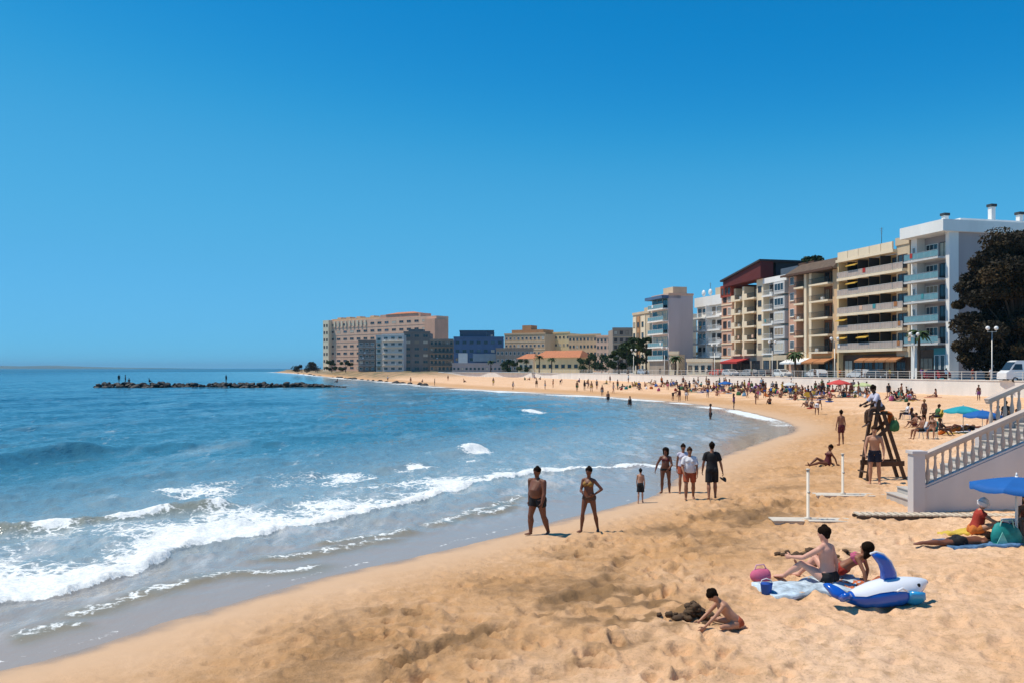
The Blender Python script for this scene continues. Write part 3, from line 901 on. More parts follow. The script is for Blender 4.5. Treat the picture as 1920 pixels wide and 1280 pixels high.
# --- yellow block with long railed balconies
b, W = street_bld('apartment_building', 'yellow apartment block with five rows of long railed balconies and a roof parapet', 1572, 1703)
H = 20.9
b.box('wall', OCHRE, 0, W, 1.5, 18, 0, 19.9)
b.box('end_wall', BEIGE, W-3.0, W, .25, 1.497, 3.4, H)
b.box('end_wall', YELLOW, -.003, .35, -.2, 1.497, 0, H)
zs = [4.8, 7.88, 10.96, 14.04, 17.1]
nb = 5; x0_ = .36; x1_ = W-3.05; bw = (x1_-x0_)/nb
for fi, z in enumerate(zs):
    b.box('balcony_slab', CREAM, x0_, W-.6, -.62, 1.49, z-.45, z)
    for k in range(nb):
        xa = x0_+bw*k
        b.railing(xa+.05, xa+bw-.05, -.52, z, 1.05, RAILM, .6, FROST)
        b.window(xa+.35, xa+1.45, z+.05, z+2.25, 1.5, BROWN, 'balcony_door', 1)
        b.window(xa+1.75, xa+bw-.25, z+.9, z+2.2, 1.5, BROWN, mull=1)
        if k: b.box('divider', DARKM, xa-.03, xa+.03, -.5, 1.49, z+.003, z+2.62)
        if (fi*3+k*5) % 7 in (0, 3) and k < 3:
            m_ = MB(); m_.add([(xa+.1, 1.4, z+2.6), (xa+bw-.1, 1.4, z+2.6), (xa+bw-.1, -1.0, z+1.9), (xa+.1, -1.0, z+1.9), (xa+.1, 1.4, z+2.55), (xa+bw-.1, 1.4, z+2.55), (xa+bw-.1, -1.0, z+1.75), (xa+.1, -1.0, z+1.75)],
                              [(0, 1, 2, 3), (7, 6, 5, 4), (3, 2, 6, 7), (0, 3, 7, 4), (2, 1, 5, 6)]); b.part('awning', AWN_Y, m_)
    b.railing(x1_+.1, W-.65, -.52, z, 1.05, RAILM, .6, FROST)
    b.window(W-2.6, W-.5, z+.05, z+2.3, .25, BROWN, 'balcony_door', 1)
b.box('roof_slab', CREAM, -.1, W-2.9, -.5, 1.49, 19.92, H-.5)
for k in range(nb+1):
    xa = x0_+bw*k
    if k < nb: b.box('parapet', CREAM, xa+.06, xa+bw-.06, -.45, -.2, H-.497, H+.75)
b.box('roof_slab', BEIGE, W-3.1, W+.1, .1, 18, H+.003, H+1.2)
antenna(b, 7.5, 3, H-1, 5.2)
b.box('shop_front', BROWN, .4, W-.5, .7, 1.49, 0, 3.9)
for k in range(6):
    xa = .8+k*(W-1.8)/6
    b.window(xa, xa+(W-1.8)/6-.4, .25, 3.0, .7, BROWN, 'shop_window', 1)
    m_ = MB(); w_ = (W-1.8)/6-.15
    if k > 1: m_.add([(xa, .65, 3.7), (xa+w_, .65, 3.7), (xa+w_, -1.3, 2.9), (xa, -1.3, 2.9), (xa, .65, 3.62), (xa+w_, .65, 3.62), (xa+w_, -1.3, 2.6), (xa, -1.3, 2.6)], [(0, 1, 2, 3), (7, 6, 5, 4), (3, 2, 6, 7), (0, 3, 7, 4), (2, 1, 5, 6)]); b.part('awning', AWN_O, m_)

# --- tan block with dark mansard
b, W = street_bld('apartment_building', 'tan apartment block with dark recessed balconies, tall twin piers and a dark overhanging roof', 1478, 1570)
H = 19.0
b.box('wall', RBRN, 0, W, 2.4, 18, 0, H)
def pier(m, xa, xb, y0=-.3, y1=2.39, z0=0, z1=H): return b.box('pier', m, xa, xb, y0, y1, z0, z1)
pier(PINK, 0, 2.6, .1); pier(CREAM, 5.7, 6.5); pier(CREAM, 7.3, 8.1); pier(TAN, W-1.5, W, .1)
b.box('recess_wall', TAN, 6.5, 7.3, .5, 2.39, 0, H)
zs = [4.6, 7.65, 10.7, 13.75, 16.8]
for z in zs:
    for xa, xb in ((2.6, 5.7), (8.1, W-1.5)):
        b.box('balcony_slab', CREAM, xa+.003, xb-.003, -.9 if xa > 5 else -.5, 2.39, z-.32, z)
        b.railing(xa+.05, xb-.05, -.8 if xa > 5 else -.42, z, 1.0, DARKM, .22)
        n = 1 if xb-xa < 4 else 3
        for k in range(n):
            w_ = (xb-xa)/n
            b.window(xa+w_*k+.3, xa+w_*(k+1)-.3, z+.05, z+2.3, 2.4, BROWN, 'balcony_door', 1)
    b.window(.5, 1.9, z+.7, z+2.2, .1, WHITEP)
    b.box('sill', CREAM, .4, 2.0, -.08, .099, z+.58, z+.68)
    b.window(6.62, 7.18, z+.9, z+2.0, .5, BROWN, mull=0)
m_ = MB()
q = [(-.4, -1.3, H+.05), (W+.4, -1.3, H+.05), (W+.4, 18.3, H+.05), (-.4, 18.3, H+.05), (1.6, 1.6, H+2.3), (W-1.0, 1.6, H+2.3), (W-1.0, 16, H+2.3), (1.6, 16, H+2.3)]
m_.add(q, [(3, 2, 1, 0), (4, 5, 6, 7), (0, 1, 5, 4), (1, 2, 6, 5), (2, 3, 7, 6), (3, 0, 4, 7)])
b.part('roof', mat('brown_tile_roof', (.13, .085, .055), .85, .3, 1.3, .03, 6), m_)
b.box('eaves_board', BROWN, -.5, W+.5, -1.45, -1.303, H-.05, H+.35)
for k, (x, y) in enumerate(((1.5, 3.0), (3.2, 2.4), (4.6, 3.2), (2.4, 5.0))):
    m_ = MB()
    for j in range(160):
        a = rng.random()*6.28; e = rng.uniform(-.2, 1); rr = .95*rng.random()**.4
        c = Vector((x+rr*math.cos(a)*(1-e*e*.5), y+rr*math.sin(a), H+2.9+e*.8)); n_ = Vector((rng.uniform(-1, 1), rng.uniform(-1, 1), rng.uniform(-1, 1))).normalized()
        t_ = n_.orthogonal().normalized()*.2; w_ = n_.cross(t_).normalized()*.12
        m_.add([c-t_-w_, c+t_-w_, c+t_+w_, c-t_+w_], [(0, 1, 2, 3)])
    b.part('roof_plant', LEAFG, m_)
b.box('planter', BROWN, .5, 5.6, 1.9, 5.8, H+2.303, H+2.7)
b.box('shop_front', OCHRE, .2, W-.2, -.2, 2.39, 3.3, 4.27)
for k in range(4):
    xa = .5+k*(W-1)/4; w_ = (W-1)/4-.2
    b.window(xa, xa+w_, .25, 3.1, 1.2, BROWN, 'shop_window', 2)
    m_ = MB(); m_.add([(xa, -.2, 3.5), (xa+w_, -.2, 3.5), (xa+w_, -2.2, 2.7), (xa, -2.2, 2.7), (xa, -.2, 3.4), (xa+w_, -.2, 3.4), (xa+w_, -2.2, 2.4), (xa, -2.2, 2.4)], [(0, 1, 2, 3), (7, 6, 5, 4), (3, 2, 6, 7), (0, 3, 7, 4), (2, 1, 5, 6)]); b.part('awning', AWN_O if k > 1 else WHITEP, m_)
b.box('shop_front', OCHRE, .2, W-.2, 1.2, 2.38, 0, 3.29)

# --- grey-white block with glazed bay
b, W = street_bld('apartment_building', 'narrow grey-white apartment block with bay windows between cream and tan neighbours', 1432, 1477)
H = 18.6
b.box('wall', GREYW, 0, W, 1.2, 17, 0, H)
zs = [4.6, 7.5, 10.4, 13.3, 16.2]
for fi, z in enumerate(zs):
    b.box('balcony_slab', WHITER, 0, W*.45, -.5, 1.19, z-.3, z)
    b.railing(.05, W*.45-.05, -.42, z, 1.0, RAILM, .25)
    b.window(.5, W*.45-.5, z+.05, z+2.2, 1.2, BROWN, 'balcony_door', 1)
    b.box('bay', GREYW, W*.5, W-.5, -.4, 1.19, z-.1, z+2.3)
    b.window(W*.5+.3, W-.8, z+.5, z+2.0, -.4, WHITEP, mull=2)
b.box('parapet', WHITER, -.05, W+.05, -.2, .1, H+.003, H+1.1)
b.box('roof_room', mat('blue_grey_render', (.10, .13, .17), .8, .15, .4), W*.25, W-.5, 2.5, 12, H+.003, H+2.9)
b.box('shop_front', BEIGE, 0, W, -.3, 1.19, 0, 4.2)
for k in range(3): b.window(.4+k*W/3.2, .4+(k+.8)*W/3.2, .3, 3.2, -.3, DARKM, 'shop_window', 1)

# --- cream block with the dark red roof
b, W = street_bld('apartment_building', 'cream apartment block with black recessed balconies under a slanting dark red roof', 1373, 1432)
H = 18.8
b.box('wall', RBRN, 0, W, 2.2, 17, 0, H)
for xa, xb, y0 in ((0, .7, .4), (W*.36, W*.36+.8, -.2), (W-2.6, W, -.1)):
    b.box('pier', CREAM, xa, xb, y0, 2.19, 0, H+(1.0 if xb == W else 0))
zs = [4.6, 7.5, 10.4, 13.3, 16.2]
for fi, z in enumerate(zs):
    for xa, xb in ((.7, W*.36), (W*.36+.8, W-2.6)):
        b.box('balcony_slab', CREAM, xa+.003, xb-.003, -.7, 2.19, z-.35, z)
        b.box('balcony_wall', CREAM, xa+.003, xa+(xb-xa)*.4, -.7, -.55, z+.003, z+.95)
        b.railing(xa+(xb-xa)*.4+.03, xb-.05, -.6, z, .95, DARKM, .22)
        b.window(xa+.4, xb-.4, z+.05, z+2.2, 2.2, DARKM, 'balcony_door', 2)
    b.window(W-2.0, W-.7, z+.8, z+2.1, -.1, BROWN, mull=1)
m_ = MB()                                              # red gable wall rising towards the near end
q = [(-2.5, -.9, H+.5), (W+.3, -.9, H+1.0), (W+.3, -.9, H+4.4), (W-.8, -.9, H+4.4), (-2.5, -.9, H+1.7)]
q2 = [(x, 2.0, z) for x, y, z in q]
m_.add(q+q2, [(0, 1, 2, 3, 4), (9, 8, 7, 6, 5), (1, 0, 5, 6), (2, 1, 6, 7), (3, 2, 7, 8), (4, 3, 8, 9), (0, 4, 9, 5)])
b.part('gable_wall', DKRED, m_)
m_ = MB()
q = [(-3.2, -1.3, H+1.75), (W+.6, -1.3, H+4.45), (W+.6, 16, H+4.45), (-3.2, 16, H+1.75)]
m_.add(q+[(x, y, z+.35) for x, y, z in q], [(3, 2, 1, 0), (4, 5, 6, 7), (0, 1, 5, 4), (1, 2, 6, 5), (2, 3, 7, 6), (3, 0, 4, 7)])
b.part('roof', ROOFD, m_)
b.box('roof_room', ROOFD, W*.45, W-.4, 3, 12, H+.003, H+4.3)
b.box('shop_front', BRNG, 0, W, -.2, 2.19, 0, 4.2)
for k in range(3):
    xa = .5+k*W/3.2; b.window(xa, xa+W/4, .3, 3.2, -.2, DARKM, 'shop_window', 1)
m_ = MB(); m_.add([(.3, -.25, 3.7), (W*.6, -.25, 3.7), (W*.6, -3.2, 3.0), (.3, -3.2, 3.0), (.3, -.25, 3.6), (W*.6, -.25, 3.6), (W*.6, -3.2, 2.6), (.3, -3.2, 2.6)], [(0, 1, 2, 3), (7, 6, 5, 4), (3, 2, 6, 7), (0, 3, 7, 4), (2, 1, 5, 6)]); b.part('awning', AWN_R, m_)

# --- narrow tan-orange block
b, W = street_bld('apartment_building', 'narrow salmon apartment block with a red top storey beside the white balconies', 1353, 1373)
H = 17.2
b.box('wall', PINK, 0, W, 0, 15, 0, H)
for z in (4.4, 7.3, 10.2, 13.1, 15.9):
    b.window(.8, 2.3, z+.1, z+1.5 if z > 15 else z+1.7, 0, BROWN, mull=1); b.window(3.0, W-.6, z+.1, z+1.5 if z > 15 else z+1.7, 0, WHITEP, mull=1)
    b.box('string_course', CREAM, 0, W, -.12, -.003, z-.5, z-.25)
b.box('top_storey', mat('bright_red_cladding', (.33, .055, .03), .7, .15, .6), 0, W, -.3, 12, H+.003, H+2.6)
for k in range(3): b.window(.5+k*W/3.3, .5+(k+.7)*W/3.3, H+.5, H+2.0, -.3, BROWN, mull=0)
b.box('shop_front', WHITEP, 0, W, -.25, -.003, 3.0, 3.7); b.window(.4, W-.4, .3, 2.9, 0, DARKM, 'shop_window', 2)

# --- white block with railed balconies
b, W = street_bld('apartment_building', 'white apartment block with rows of small railed balconies beside the blank mauve wall', 1300, 1353)
H = 17.6
b.box('wall', WHITER, 0, W, 1.0, 15, 0, H)
zs = [4.4, 7.4, 10.4, 13.4]
for z in zs:
    for k in range(2):
        xa = .3+k*W/2; xb = xa+W/2-.5
        b.box('balcony_slab', WHITER, xa, xb, -.4, .99, z-.35, z)
        b.railing(xa+.05, xb-.05, -.32, z, 1.0, WHITEP, .25)
        b.window(xa+.4, xa+2.0, z+.05, z+2.2, 1.0, GREYD, 'balcony_door', 1)
        b.window(xa+2.8, xb-.4, z+.8, z+2.1, 1.0, GREYD, mull=1)
    b.box('fin', WHITER, W/2-.15, W/2+.1, -.3, .99, z+.003, z+2.6)
b.box('parapet', WHITER, 0, W, .3, .99, H-1.6, H+.6)
b.box('roof_room', BEIGE, W*.45, W-.2, 2.5, 12, H+.003, H+2.6)
for k, x in enumerate((1.2, 4.6)):
    m_ = MB(); m_.tube([(x, 2.2, H), (x, 2.2, H+1.4)], [.08, .08], 6, caps='flat'); m_.ball((x, 2.1, H+1.8), (.75, .35, .75), 12, 8); b.part('satellite_dish', WHITEP, m_)
antenna(b, 2.9, 3, H, 4.2)
b.box('shop_front', CREAM, 0, W, -.2, .99, 0, 3.6)
for k in range(3): b.window(.4+k*W/3.2, .4+(k+.75)*W/3.2, .3, 2.8, -.2, DARKM, 'shop_window', 1)

# --- blank mauve party wall with glazed front
pg = PY(1250, 690, 196)
b = Bld('apartment_building', 'apartment block with a wide blank mauve side wall and a narrow blue glazed front', (pg[0]-.2425*9.5, pg[1]+.9701*9.5), RZ)
W = 9.5; H = 18.3
b.box('wall', mat('pale_mauve_render', (.56, .49, .48), .9, .12, .25, .008, 8, streak=3), 0, W, 0.5, 6.6, 0, H)
b.box('parapet', PINKL, -.1, W+.1, .4, 6.7, H+.003, H+.5)
for z in (3.6, 6.6, 9.6, 12.6, 15.4):
    b.box('balcony_slab', WHITER, .2, W-.4, -.8, .49, z-.25, z)
    b.railing(.25, W-.45, -.72, z, 1.0, RAILM, 1.1, GLASS_T)
    for k in range(3): b.window(.4+k*3, 2.9+k*3, z+.05, z+2.2, .5, TEALP, 'balcony_door', 1)
b.box('canopy_slab', BLUEB, -.5, W, -1.2, 3.5, H-.7, H-.003)
b.box('roof_room', BEIGE, 2, W-2, 2.5, 6, H+.503, H+2.2)
b.box('shop_front', BRNG, .2, W-.2, -.3, .49, 0, 3.3)

# --- tan tower further along
b, W = street_bld('apartment_building', 'tan apartment block with brown and cream upright stripes above the green trees', 1187, 1218, 96)
H = 16.6
b.box('wall', BEIGE, 0, W, 0, 14, 0, H)
xs = [0, 3, 6.5, 9]
for k, (xa, xb, m) in enumerate(((.2, 2.6, CREAM), (3.2, 5.2, ORANGE), (6.2, 9.2, CREAM), (10, 13, ORANGE))):
    if xb < W: b.box('stripe', m, xa, xb, -.18, -.003, 0, H-.5)
for z in [1+3.0*i for i in range(5)]:
    for xa in (.7, 3.6, 6.8, 10.6):
        if xa+1.4 < W: b.window(xa, xa+1.3, z, z+1.5, -.185, BROWN)
b.box('roof_room', BEIGE, 1, W-3, 3, 10, H+.003, H+2.2)
b.box('parapet', BEIGE, -.1, W+.1, -.25, .3, H+.003, H+.7)

# --- generic blocks seen across the bay, facing the water
def far_block(label, u0, u1, vtop, Y, m, floors, bays, name='apartment_building', depth=14, fm=WHITEP, balc=None, roof=None, z=PZ, rz=0.0, winm=GLASS, band=None, win_h=1.35, extra=None, win_w=.55):
    a = PY(u0, vtop, Y); c = PY(u1, vtop, Y)
    kk = (u1-960)/FP
    W = (kk*Y-a[0])/(math.cos(rz)-kk*math.sin(rz)); H = a[2]-z
    b = Bld(name, label, (a[0], Y), rz, z)
    b.box('wall', m, 0, W, 0, depth, 0, H)
    fh = H/floors
    bw = W/bays
    for f in range(floors):
        for k in range(bays):
            w_ = bw*win_w
            xa = bw*(k+.5)-w_/2
            zz = fh*f+fh*.30
            b.window(xa, xa+w_, zz, zz+fh*.5 if win_h is None else zz+min(win_h, fh*.55), 0, fm, mull=1 if w_ > 1 else 0)
        if balc and f:
            b.box('balcony_slab', balc, .2, W-.2, -1.1, -.003, fh*f-.12, fh*f+.12)
            b.railing(.25, W-.25, -1.02, fh*f+.12, 1.0, RAILM if balc is not GREYD else DARKM, .5)
        elif band and f:
            b.box('string_course', band, 0, W, -.1, -.003, fh*f-.12, fh*f+.1)
    if roof == 'flat':
        b.box('parapet', m, -.15, W+.15, -.2, .3, H+.003, H+.7)
    elif roof:
        mb_ = MB(); q = [(-.6, -.8, H), (W+.6, -.8, H), (W+.6, depth+.6, H), (-.6, depth+.6, H), (1.5, depth/2, H+min(3.2, depth*.24)), (W-1.5, depth/2, H+min(3.2, depth*.24))]
        mb_.add(q, [(3, 2, 1, 0), (0, 1, 5, 4), (1, 2, 5), (2, 3, 4, 5), (3, 0, 4)]); b.part('roof', roof, mb_)
    return b, W, H

# big pink hotel on the headland
b, W, H = far_block('long pink hotel block on the headland across the bay', 617, 818, 603, 500, PINKL, 7, 15, fm=PINK, depth=9, band=PINK, rz=R(-40))
b.box('top_storey', TAN, 1.0, W*.5, 1, 8.5, H+.003, H+1.2); b.box('top_storey', PINK, W*.5, W*.86, .6, 8.5, H+.003, H+2.0)
b.box('tower', CREAM, -2.6, 2.6, -2.4, 8.5, 0, H+.6)
b.box('tower', PINK, W-7, W+.6, -1.6, 8, 0, H-1.6)
for f in range(7):
    for xa in (-2.0, .4): b.window(xa, xa+1.4, f*H/7+.8, f*H/7+2.5, -2.4, ORANGE)
for k in range(9):
    m_ = MB(); cx = 5+k*3.4; m_.box(cx, cx+1.0, -.5, -.1, H-3.5, H-.2); b.part('pilaster', CREAM, m_)
for x in (4, 12, 21, 33): b.box('roof_room', TAN, x, x+3.4, 3, 7, H+1.203 if x < W*.5-4 else H+2.003, H+2.2 if x < W*.5-4 else H+3.0)
mb_ = MB(); q = [(W*.55, .2, H+2.01), (W*.84, .2, H+2.01), (W*.84, 8, H+2.01), (W*.55, 8, H+2.01), (W*.62, 4, H+3.2), (W*.76, 4, H+3.2)]
mb_.add(q, [(3, 2, 1, 0), (0, 1, 5, 4), (1, 2, 5), (2, 3, 4, 5), (3, 0, 4)]); b.part('roof', ROOFT, mb_)

far_block('small grey balconied block in front of the pink hotel', 672, 704, 640, 412, GREYD, 5, 3, balc=GREYW, roof='flat', depth=10)
far_block('narrow teal glazed block beside the grey balconied block', 705, 716, 631, 408, GREYW, 6, 1, fm=TEALP, balc=GLASS_T, roof='flat', depth=9, winm=GLASS_T)
far_block('white apartment block with stacked balconies on the headland', 717, 757, 629, 404, GREYW, 6, 3, balc=CREAM, roof='flat', depth=7, rz=R(-22))
b, W, H = far_block('dark brown apartment block with a stepped flat roof left of the blue building', 757, 806, 624, 402, GREYD, 6, 3, roof='flat', depth=16, fm=BRNG)
b.box('roof_room', GREYD, 2, 9, 2, 10, H+.003, H+1.8)
far_block('low brown block with rows of dark windows beside the blue building', 806, 850, 638, 398, BRNG, 5, 6, balc=GREYD, roof='flat', depth=14, fm=DARKM)
b, W, H = far_block('blue commercial building with a pale billboard on its front', 851, 944, 634, 372, BLUEB, 4, 7, fm=NAVYB, roof='flat', depth=16)
b.box('billboard', mat('pale_board', (.66, .66, .64), .7, .06, 1), 2.0, 6.0, -.6, -.2, 3.4, 8.2)
b.box('sign_panel', mat('grey_blue_panel', (.25, .32, .38), .6, .15, .5), 8.3, W-2.0, -.6, -.2, 4.6, 8.0)
b.box('roof_box', NAVYB, 4, 14, 2, 9, H+.703, H+3.0)
b.box('canopy_slab', NAVYB, 9.0, W+.5, -2.0, -.003, 2.6, 3.2)
far_block('navy building behind the blue commercial building', 862, 926, 622, 405, NAVYB, 5, 8, roof='flat', depth=12, fm=BLUEB)
b, W, H = far_block('orange apartment block with a small roof tower behind the palm trees', 946, 1022, 628, 425, TAN, 5, 10, roof='flat', depth=16, band=CREAM, rz=R(-32))
b.box('roof_tower', ORANGE, 8.5, 13.5, 3, 9, H+.703, H+4.6)
b.box('top_storey', ORANGE, 3, W-2, 2, 12, H+.02, H+2.4)
far_block('brown low block in front of the orange apartment block', 930, 1000, 655, 362, BRNG, 3, 9, roof='flat', depth=12)
far_block('yellowish apartment block behind the red-tiled house', 1018, 1068, 626, 425, YELLOW, 5, 7, roof='flat', depth=15, fm=CREAM, rz=R(-32))
far_block('pale tan apartment block with many windows behind the dark shrubs', 1066, 1126, 630, 380, TAN, 5, 9, roof='flat', depth=15, fm=BRNG, rz=R(-32))
far_block('pinkish apartment block between the tan block and the trees', 1118, 1152, 632, 355, PINKL, 5, 5, roof='flat', depth=13, fm=BRNG, rz=R(-32))
far_block('greyish apartment block with brown windows just left of the striped tower', 1149, 1192, 618, 300, BRNG, 6, 4, roof='flat', depth=14, fm=BROWN, band=TAN)
b, W, H = far_block('low yellow house with a red-tiled roof across the bay', 1003, 1086, 670, 318, YELLOW, 1, 7, name='house', roof=ROOFT, depth=11, fm=BROWN, rz=R(-32))
far_block('small cream house with a red-tiled roof left of the low yellow house', 972, 1000, 672, 330, CREAM, 1, 3, name='house', roof=ROOFT, depth=8, fm=BROWN, rz=R(-32))
far_block('long grey garden wall building below the blue commercial building', 848, 940, 683, 352, MAUVE, 1, 12, name='low_building', roof='flat', depth=4, fm=GREYD, win_h=1.0)
far_block('white kiosk in front of the blank mauve wall', 1255, 1272, 664, 190, CREAM, 1, 1, name='kiosk', roof='flat', depth=4, fm=BROWN, rz=R(-32))
far_block('low cream bar building in front of the white balconied block', 1288, 1336, 678, 181, CREAM, 1, 4, name='low_building', roof='flat', depth=5, fm=BROWN, rz=R(-32))

# ------------------------------------------------------------------ trees
def leaf_mass(mb_, c, r, n, size, seed, flat=1.0):
    rr = random.Random(seed)
    for _ in range(n):
        d_ = Vector((rr.gauss(0, 1), rr.gauss(0, 1), rr.gauss(0, 1))).normalized()*(rr.random()**.38)
        p = Vector((c[0]+d_.x*r[0], c[1]+d_.y*r[1], c[2]+d_.z*r[2]))
        n_ = Vector((rr.gauss(0, 1), rr.gauss(0, 1), rr.gauss(0, 1)+.5)).normalized()
        t_ = n_.orthogonal().normalized(); w_ = n_.cross(t_)
        a = rr.random()*6.28; t2 = t_*math.cos(a)+w_*math.sin(a); w2 = n_.cross(t2)
        s_ = size*rr.uniform(.6, 1.3)
        mb_.add([p-t2*s_, p+w2*s_*.42, p+t2*s_, p-w2*s_*.42], [(0, 1, 2, 3)])

def tree(label, base, h, rad, clumps, leaves, size, lm, seed, name='tree', group=None, trunk_r=.3, crown_z=.32):
    rr = random.Random(seed)
    t = empty(name, base); tag(t, label, 'tree', group)
    m_ = MB()
    cz = h*crown_z
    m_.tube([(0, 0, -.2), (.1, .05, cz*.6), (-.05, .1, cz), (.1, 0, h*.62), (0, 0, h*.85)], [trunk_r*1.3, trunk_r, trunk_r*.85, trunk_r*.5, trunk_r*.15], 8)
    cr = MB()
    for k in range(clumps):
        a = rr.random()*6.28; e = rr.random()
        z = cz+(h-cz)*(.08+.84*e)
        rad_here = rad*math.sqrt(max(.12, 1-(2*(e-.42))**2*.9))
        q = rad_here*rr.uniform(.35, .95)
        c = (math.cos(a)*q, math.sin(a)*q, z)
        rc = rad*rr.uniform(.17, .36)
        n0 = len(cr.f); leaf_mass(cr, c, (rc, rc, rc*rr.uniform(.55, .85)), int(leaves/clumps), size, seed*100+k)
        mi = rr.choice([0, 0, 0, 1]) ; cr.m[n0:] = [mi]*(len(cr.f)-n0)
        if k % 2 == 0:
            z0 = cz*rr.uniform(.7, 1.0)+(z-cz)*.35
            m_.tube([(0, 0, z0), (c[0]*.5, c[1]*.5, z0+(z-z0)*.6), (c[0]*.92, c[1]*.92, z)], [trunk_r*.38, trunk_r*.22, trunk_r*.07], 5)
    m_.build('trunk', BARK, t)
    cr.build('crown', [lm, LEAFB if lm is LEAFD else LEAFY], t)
    return t
tb = PY(1908, 690, 110)
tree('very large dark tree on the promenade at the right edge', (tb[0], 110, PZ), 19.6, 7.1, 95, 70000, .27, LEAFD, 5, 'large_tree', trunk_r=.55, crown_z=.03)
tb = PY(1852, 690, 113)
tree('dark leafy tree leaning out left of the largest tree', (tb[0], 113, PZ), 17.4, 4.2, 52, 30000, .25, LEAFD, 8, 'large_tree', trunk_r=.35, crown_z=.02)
for k, (u, Y, h, rd, lb) in enumerate(((1160, 232, 7.5, 3.6, 'round green tree at the left end of the grove below the striped tower'), (1176, 226, 8.8, 3.8, 'green tree in the grove, second from its left end'), (1195, 220, 10.0, 4.2, 'tall dense green tree in the middle of the grove below the striped tower'), (1212, 212, 9.5, 3.4, 'green tree at the right end of the grove beside the glazed front'))):
    p = PY(u, 690, Y); tree(lb, (p[0], Y, PZ), h, rd, 14, 4500, .3, LEAFG, 20+k, 'green_tree', 'grove below the striped tower', trunk_r=.22, crown_z=.2)
for k, (u, Y, h, rd, lb) in enumerate(((566, 520, 3.8, 6, 'low dark shrub at the seaward end of the headland'), (592, 480, 5.2, 7, 'dark shrub against the left end of the pink hotel'), (622, 448, 6.0, 4.2, 'dark tree before the left tower of the pink hotel'), (648, 436, 5.6, 4, 'dark tree in front of the pink hotel beside the grey balconied block'),
                                   (985, 330, 6, 4, 'dark tree behind the small cream house'), (1105, 300, 6.5, 5.0, 'wide dark tree right of the low yellow house'), (1128, 290, 6, 4.6, 'dark tree between the low yellow house and the grove'), (955, 345, 5, 4, 'dark tree right of the blue commercial building'))):
    p = PY(u, 690, Y); tree(lb, (p[0], Y, PZ if u != 566 else 2.2), h, rd, 10, 1500, .42, LEAFG if k > 1 else LEAFD, 40+k, 'dark_tree', None, trunk_r=.2, crown_z=.12)

def palm(label, base, h, seed, group=None):
    rr = random.Random(seed)
    t = empty('palm_tree', base); tag(t, label, 'palm tree', group)
    m_ = MB(); m_.tube([(0, 0, -.2), (.1, 0, h*.5), (.05, 0, h)], [.26, .2, .17], 7); m_.build('trunk', BARK, t)
    c = MB()
    for k in range(26):
        a = 6.28*k/26+rr.random()*.3; up = rr.uniform(-.2, 1.2); L = rr.uniform(1.7, 2.4)
        prev = Vector((.05, 0, h)); d_ = Vector((math.cos(a), math.sin(a), up)).normalized()
        w_ = Vector((-math.sin(a), math.cos(a), 0))
        for j in range(5):
            nx = prev+d_*L/5; wd = .34*(1-abs(j-1.6)/4.2); wd2 = .34*(1-abs(j+1-1.6)/4.2)
            c.add([prev-w_*wd+Vector((0, 0, -wd*.4)), prev, nx, nx-w_*wd2+Vector((0, 0, -wd2*.4))], [(0, 1, 2, 3)])
            c.add([prev+w_*wd+Vector((0, 0, -wd*.4)), prev, nx, nx+w_*wd2+Vector((0, 0, -wd2*.4))], [(3, 2, 1, 0)])
            prev = nx; d_ = (d_+Vector((0, 0, -.38))).normalized()
    c.build('crown', LEAFP, t)
    return t
for k, (u, Y, h, lb) in enumerate(((1011, 302, 5.6, 'palm tree at the left end of the low yellow house'), (1034, 298, 4.8, 'palm tree before the middle of the low yellow house'), (1266, 186, 3.8, 'small palm tree beside the white kiosk'), (1490, 146, 4.0, 'small palm tree before the tan block'), (1722, 116, 6.2, 'palm tree before the white block with teal glass balconies'), (920, 340, 4.2, 'palm tree before the blue commercial building'))):
    p = PY(u, 690, Y); palm(lb, (p[0], Y, PZ), h, 70+k)

# ------------------------------------------------------------------ lamp posts
def lamp_post(label, loc, h):
    t = empty('street_lamp', loc); tag(t, label, 'street lamp', 'twin-globe lamps on the promenade')
    m_ = MB(); m_.tube([(0, 0, 0), (0, 0, .5), (0, 0, .55), (0, 0, h-.3)], [.13, .12, .075, .055], 8, caps='flat'); m_.build('post', GALV, t)
    m_ = MB(); m_.bar((-.55, 0, h-.35), (.55, 0, h-.35), .05, .05); m_.tube([(-.5, 0, h-.35), (-.5, 0, h-.15)], [.05, .08], 6, caps='flat'); m_.tube([(.5, 0, h-.35), (.5, 0, h-.15)], [.05, .08], 6, caps='flat'); m_.build('arm', GALV, t)
    for s_ in (-1, 1):
        m_ = MB(); m_.ball((s_*.5, 0, h+.08), .24, 10, 8); m_.build('globe', WHITEP, t)
    return t
for u, h, lb in ((1860, 6.2, 'twin-globe street lamp in front of the dark tree'), (1714, 6.0, 'twin-globe street lamp before the white block with glass balconies'), (1565, 6.0, 'twin-globe street lamp between the yellow and tan blocks'),
                 (1448, 6.0, 'twin-globe street lamp before the narrow grey-white block'), (1340, 6.0, 'twin-globe street lamp before the white balconied block'), (1246, 6, 'twin-globe street lamp before the narrow blue glazed front'), (1188, 6, 'twin-globe street lamp in front of the green grove')):
    p = street_pt(u, 81.6); lamp_post(lb, (p[0], p[1], PZ), h)

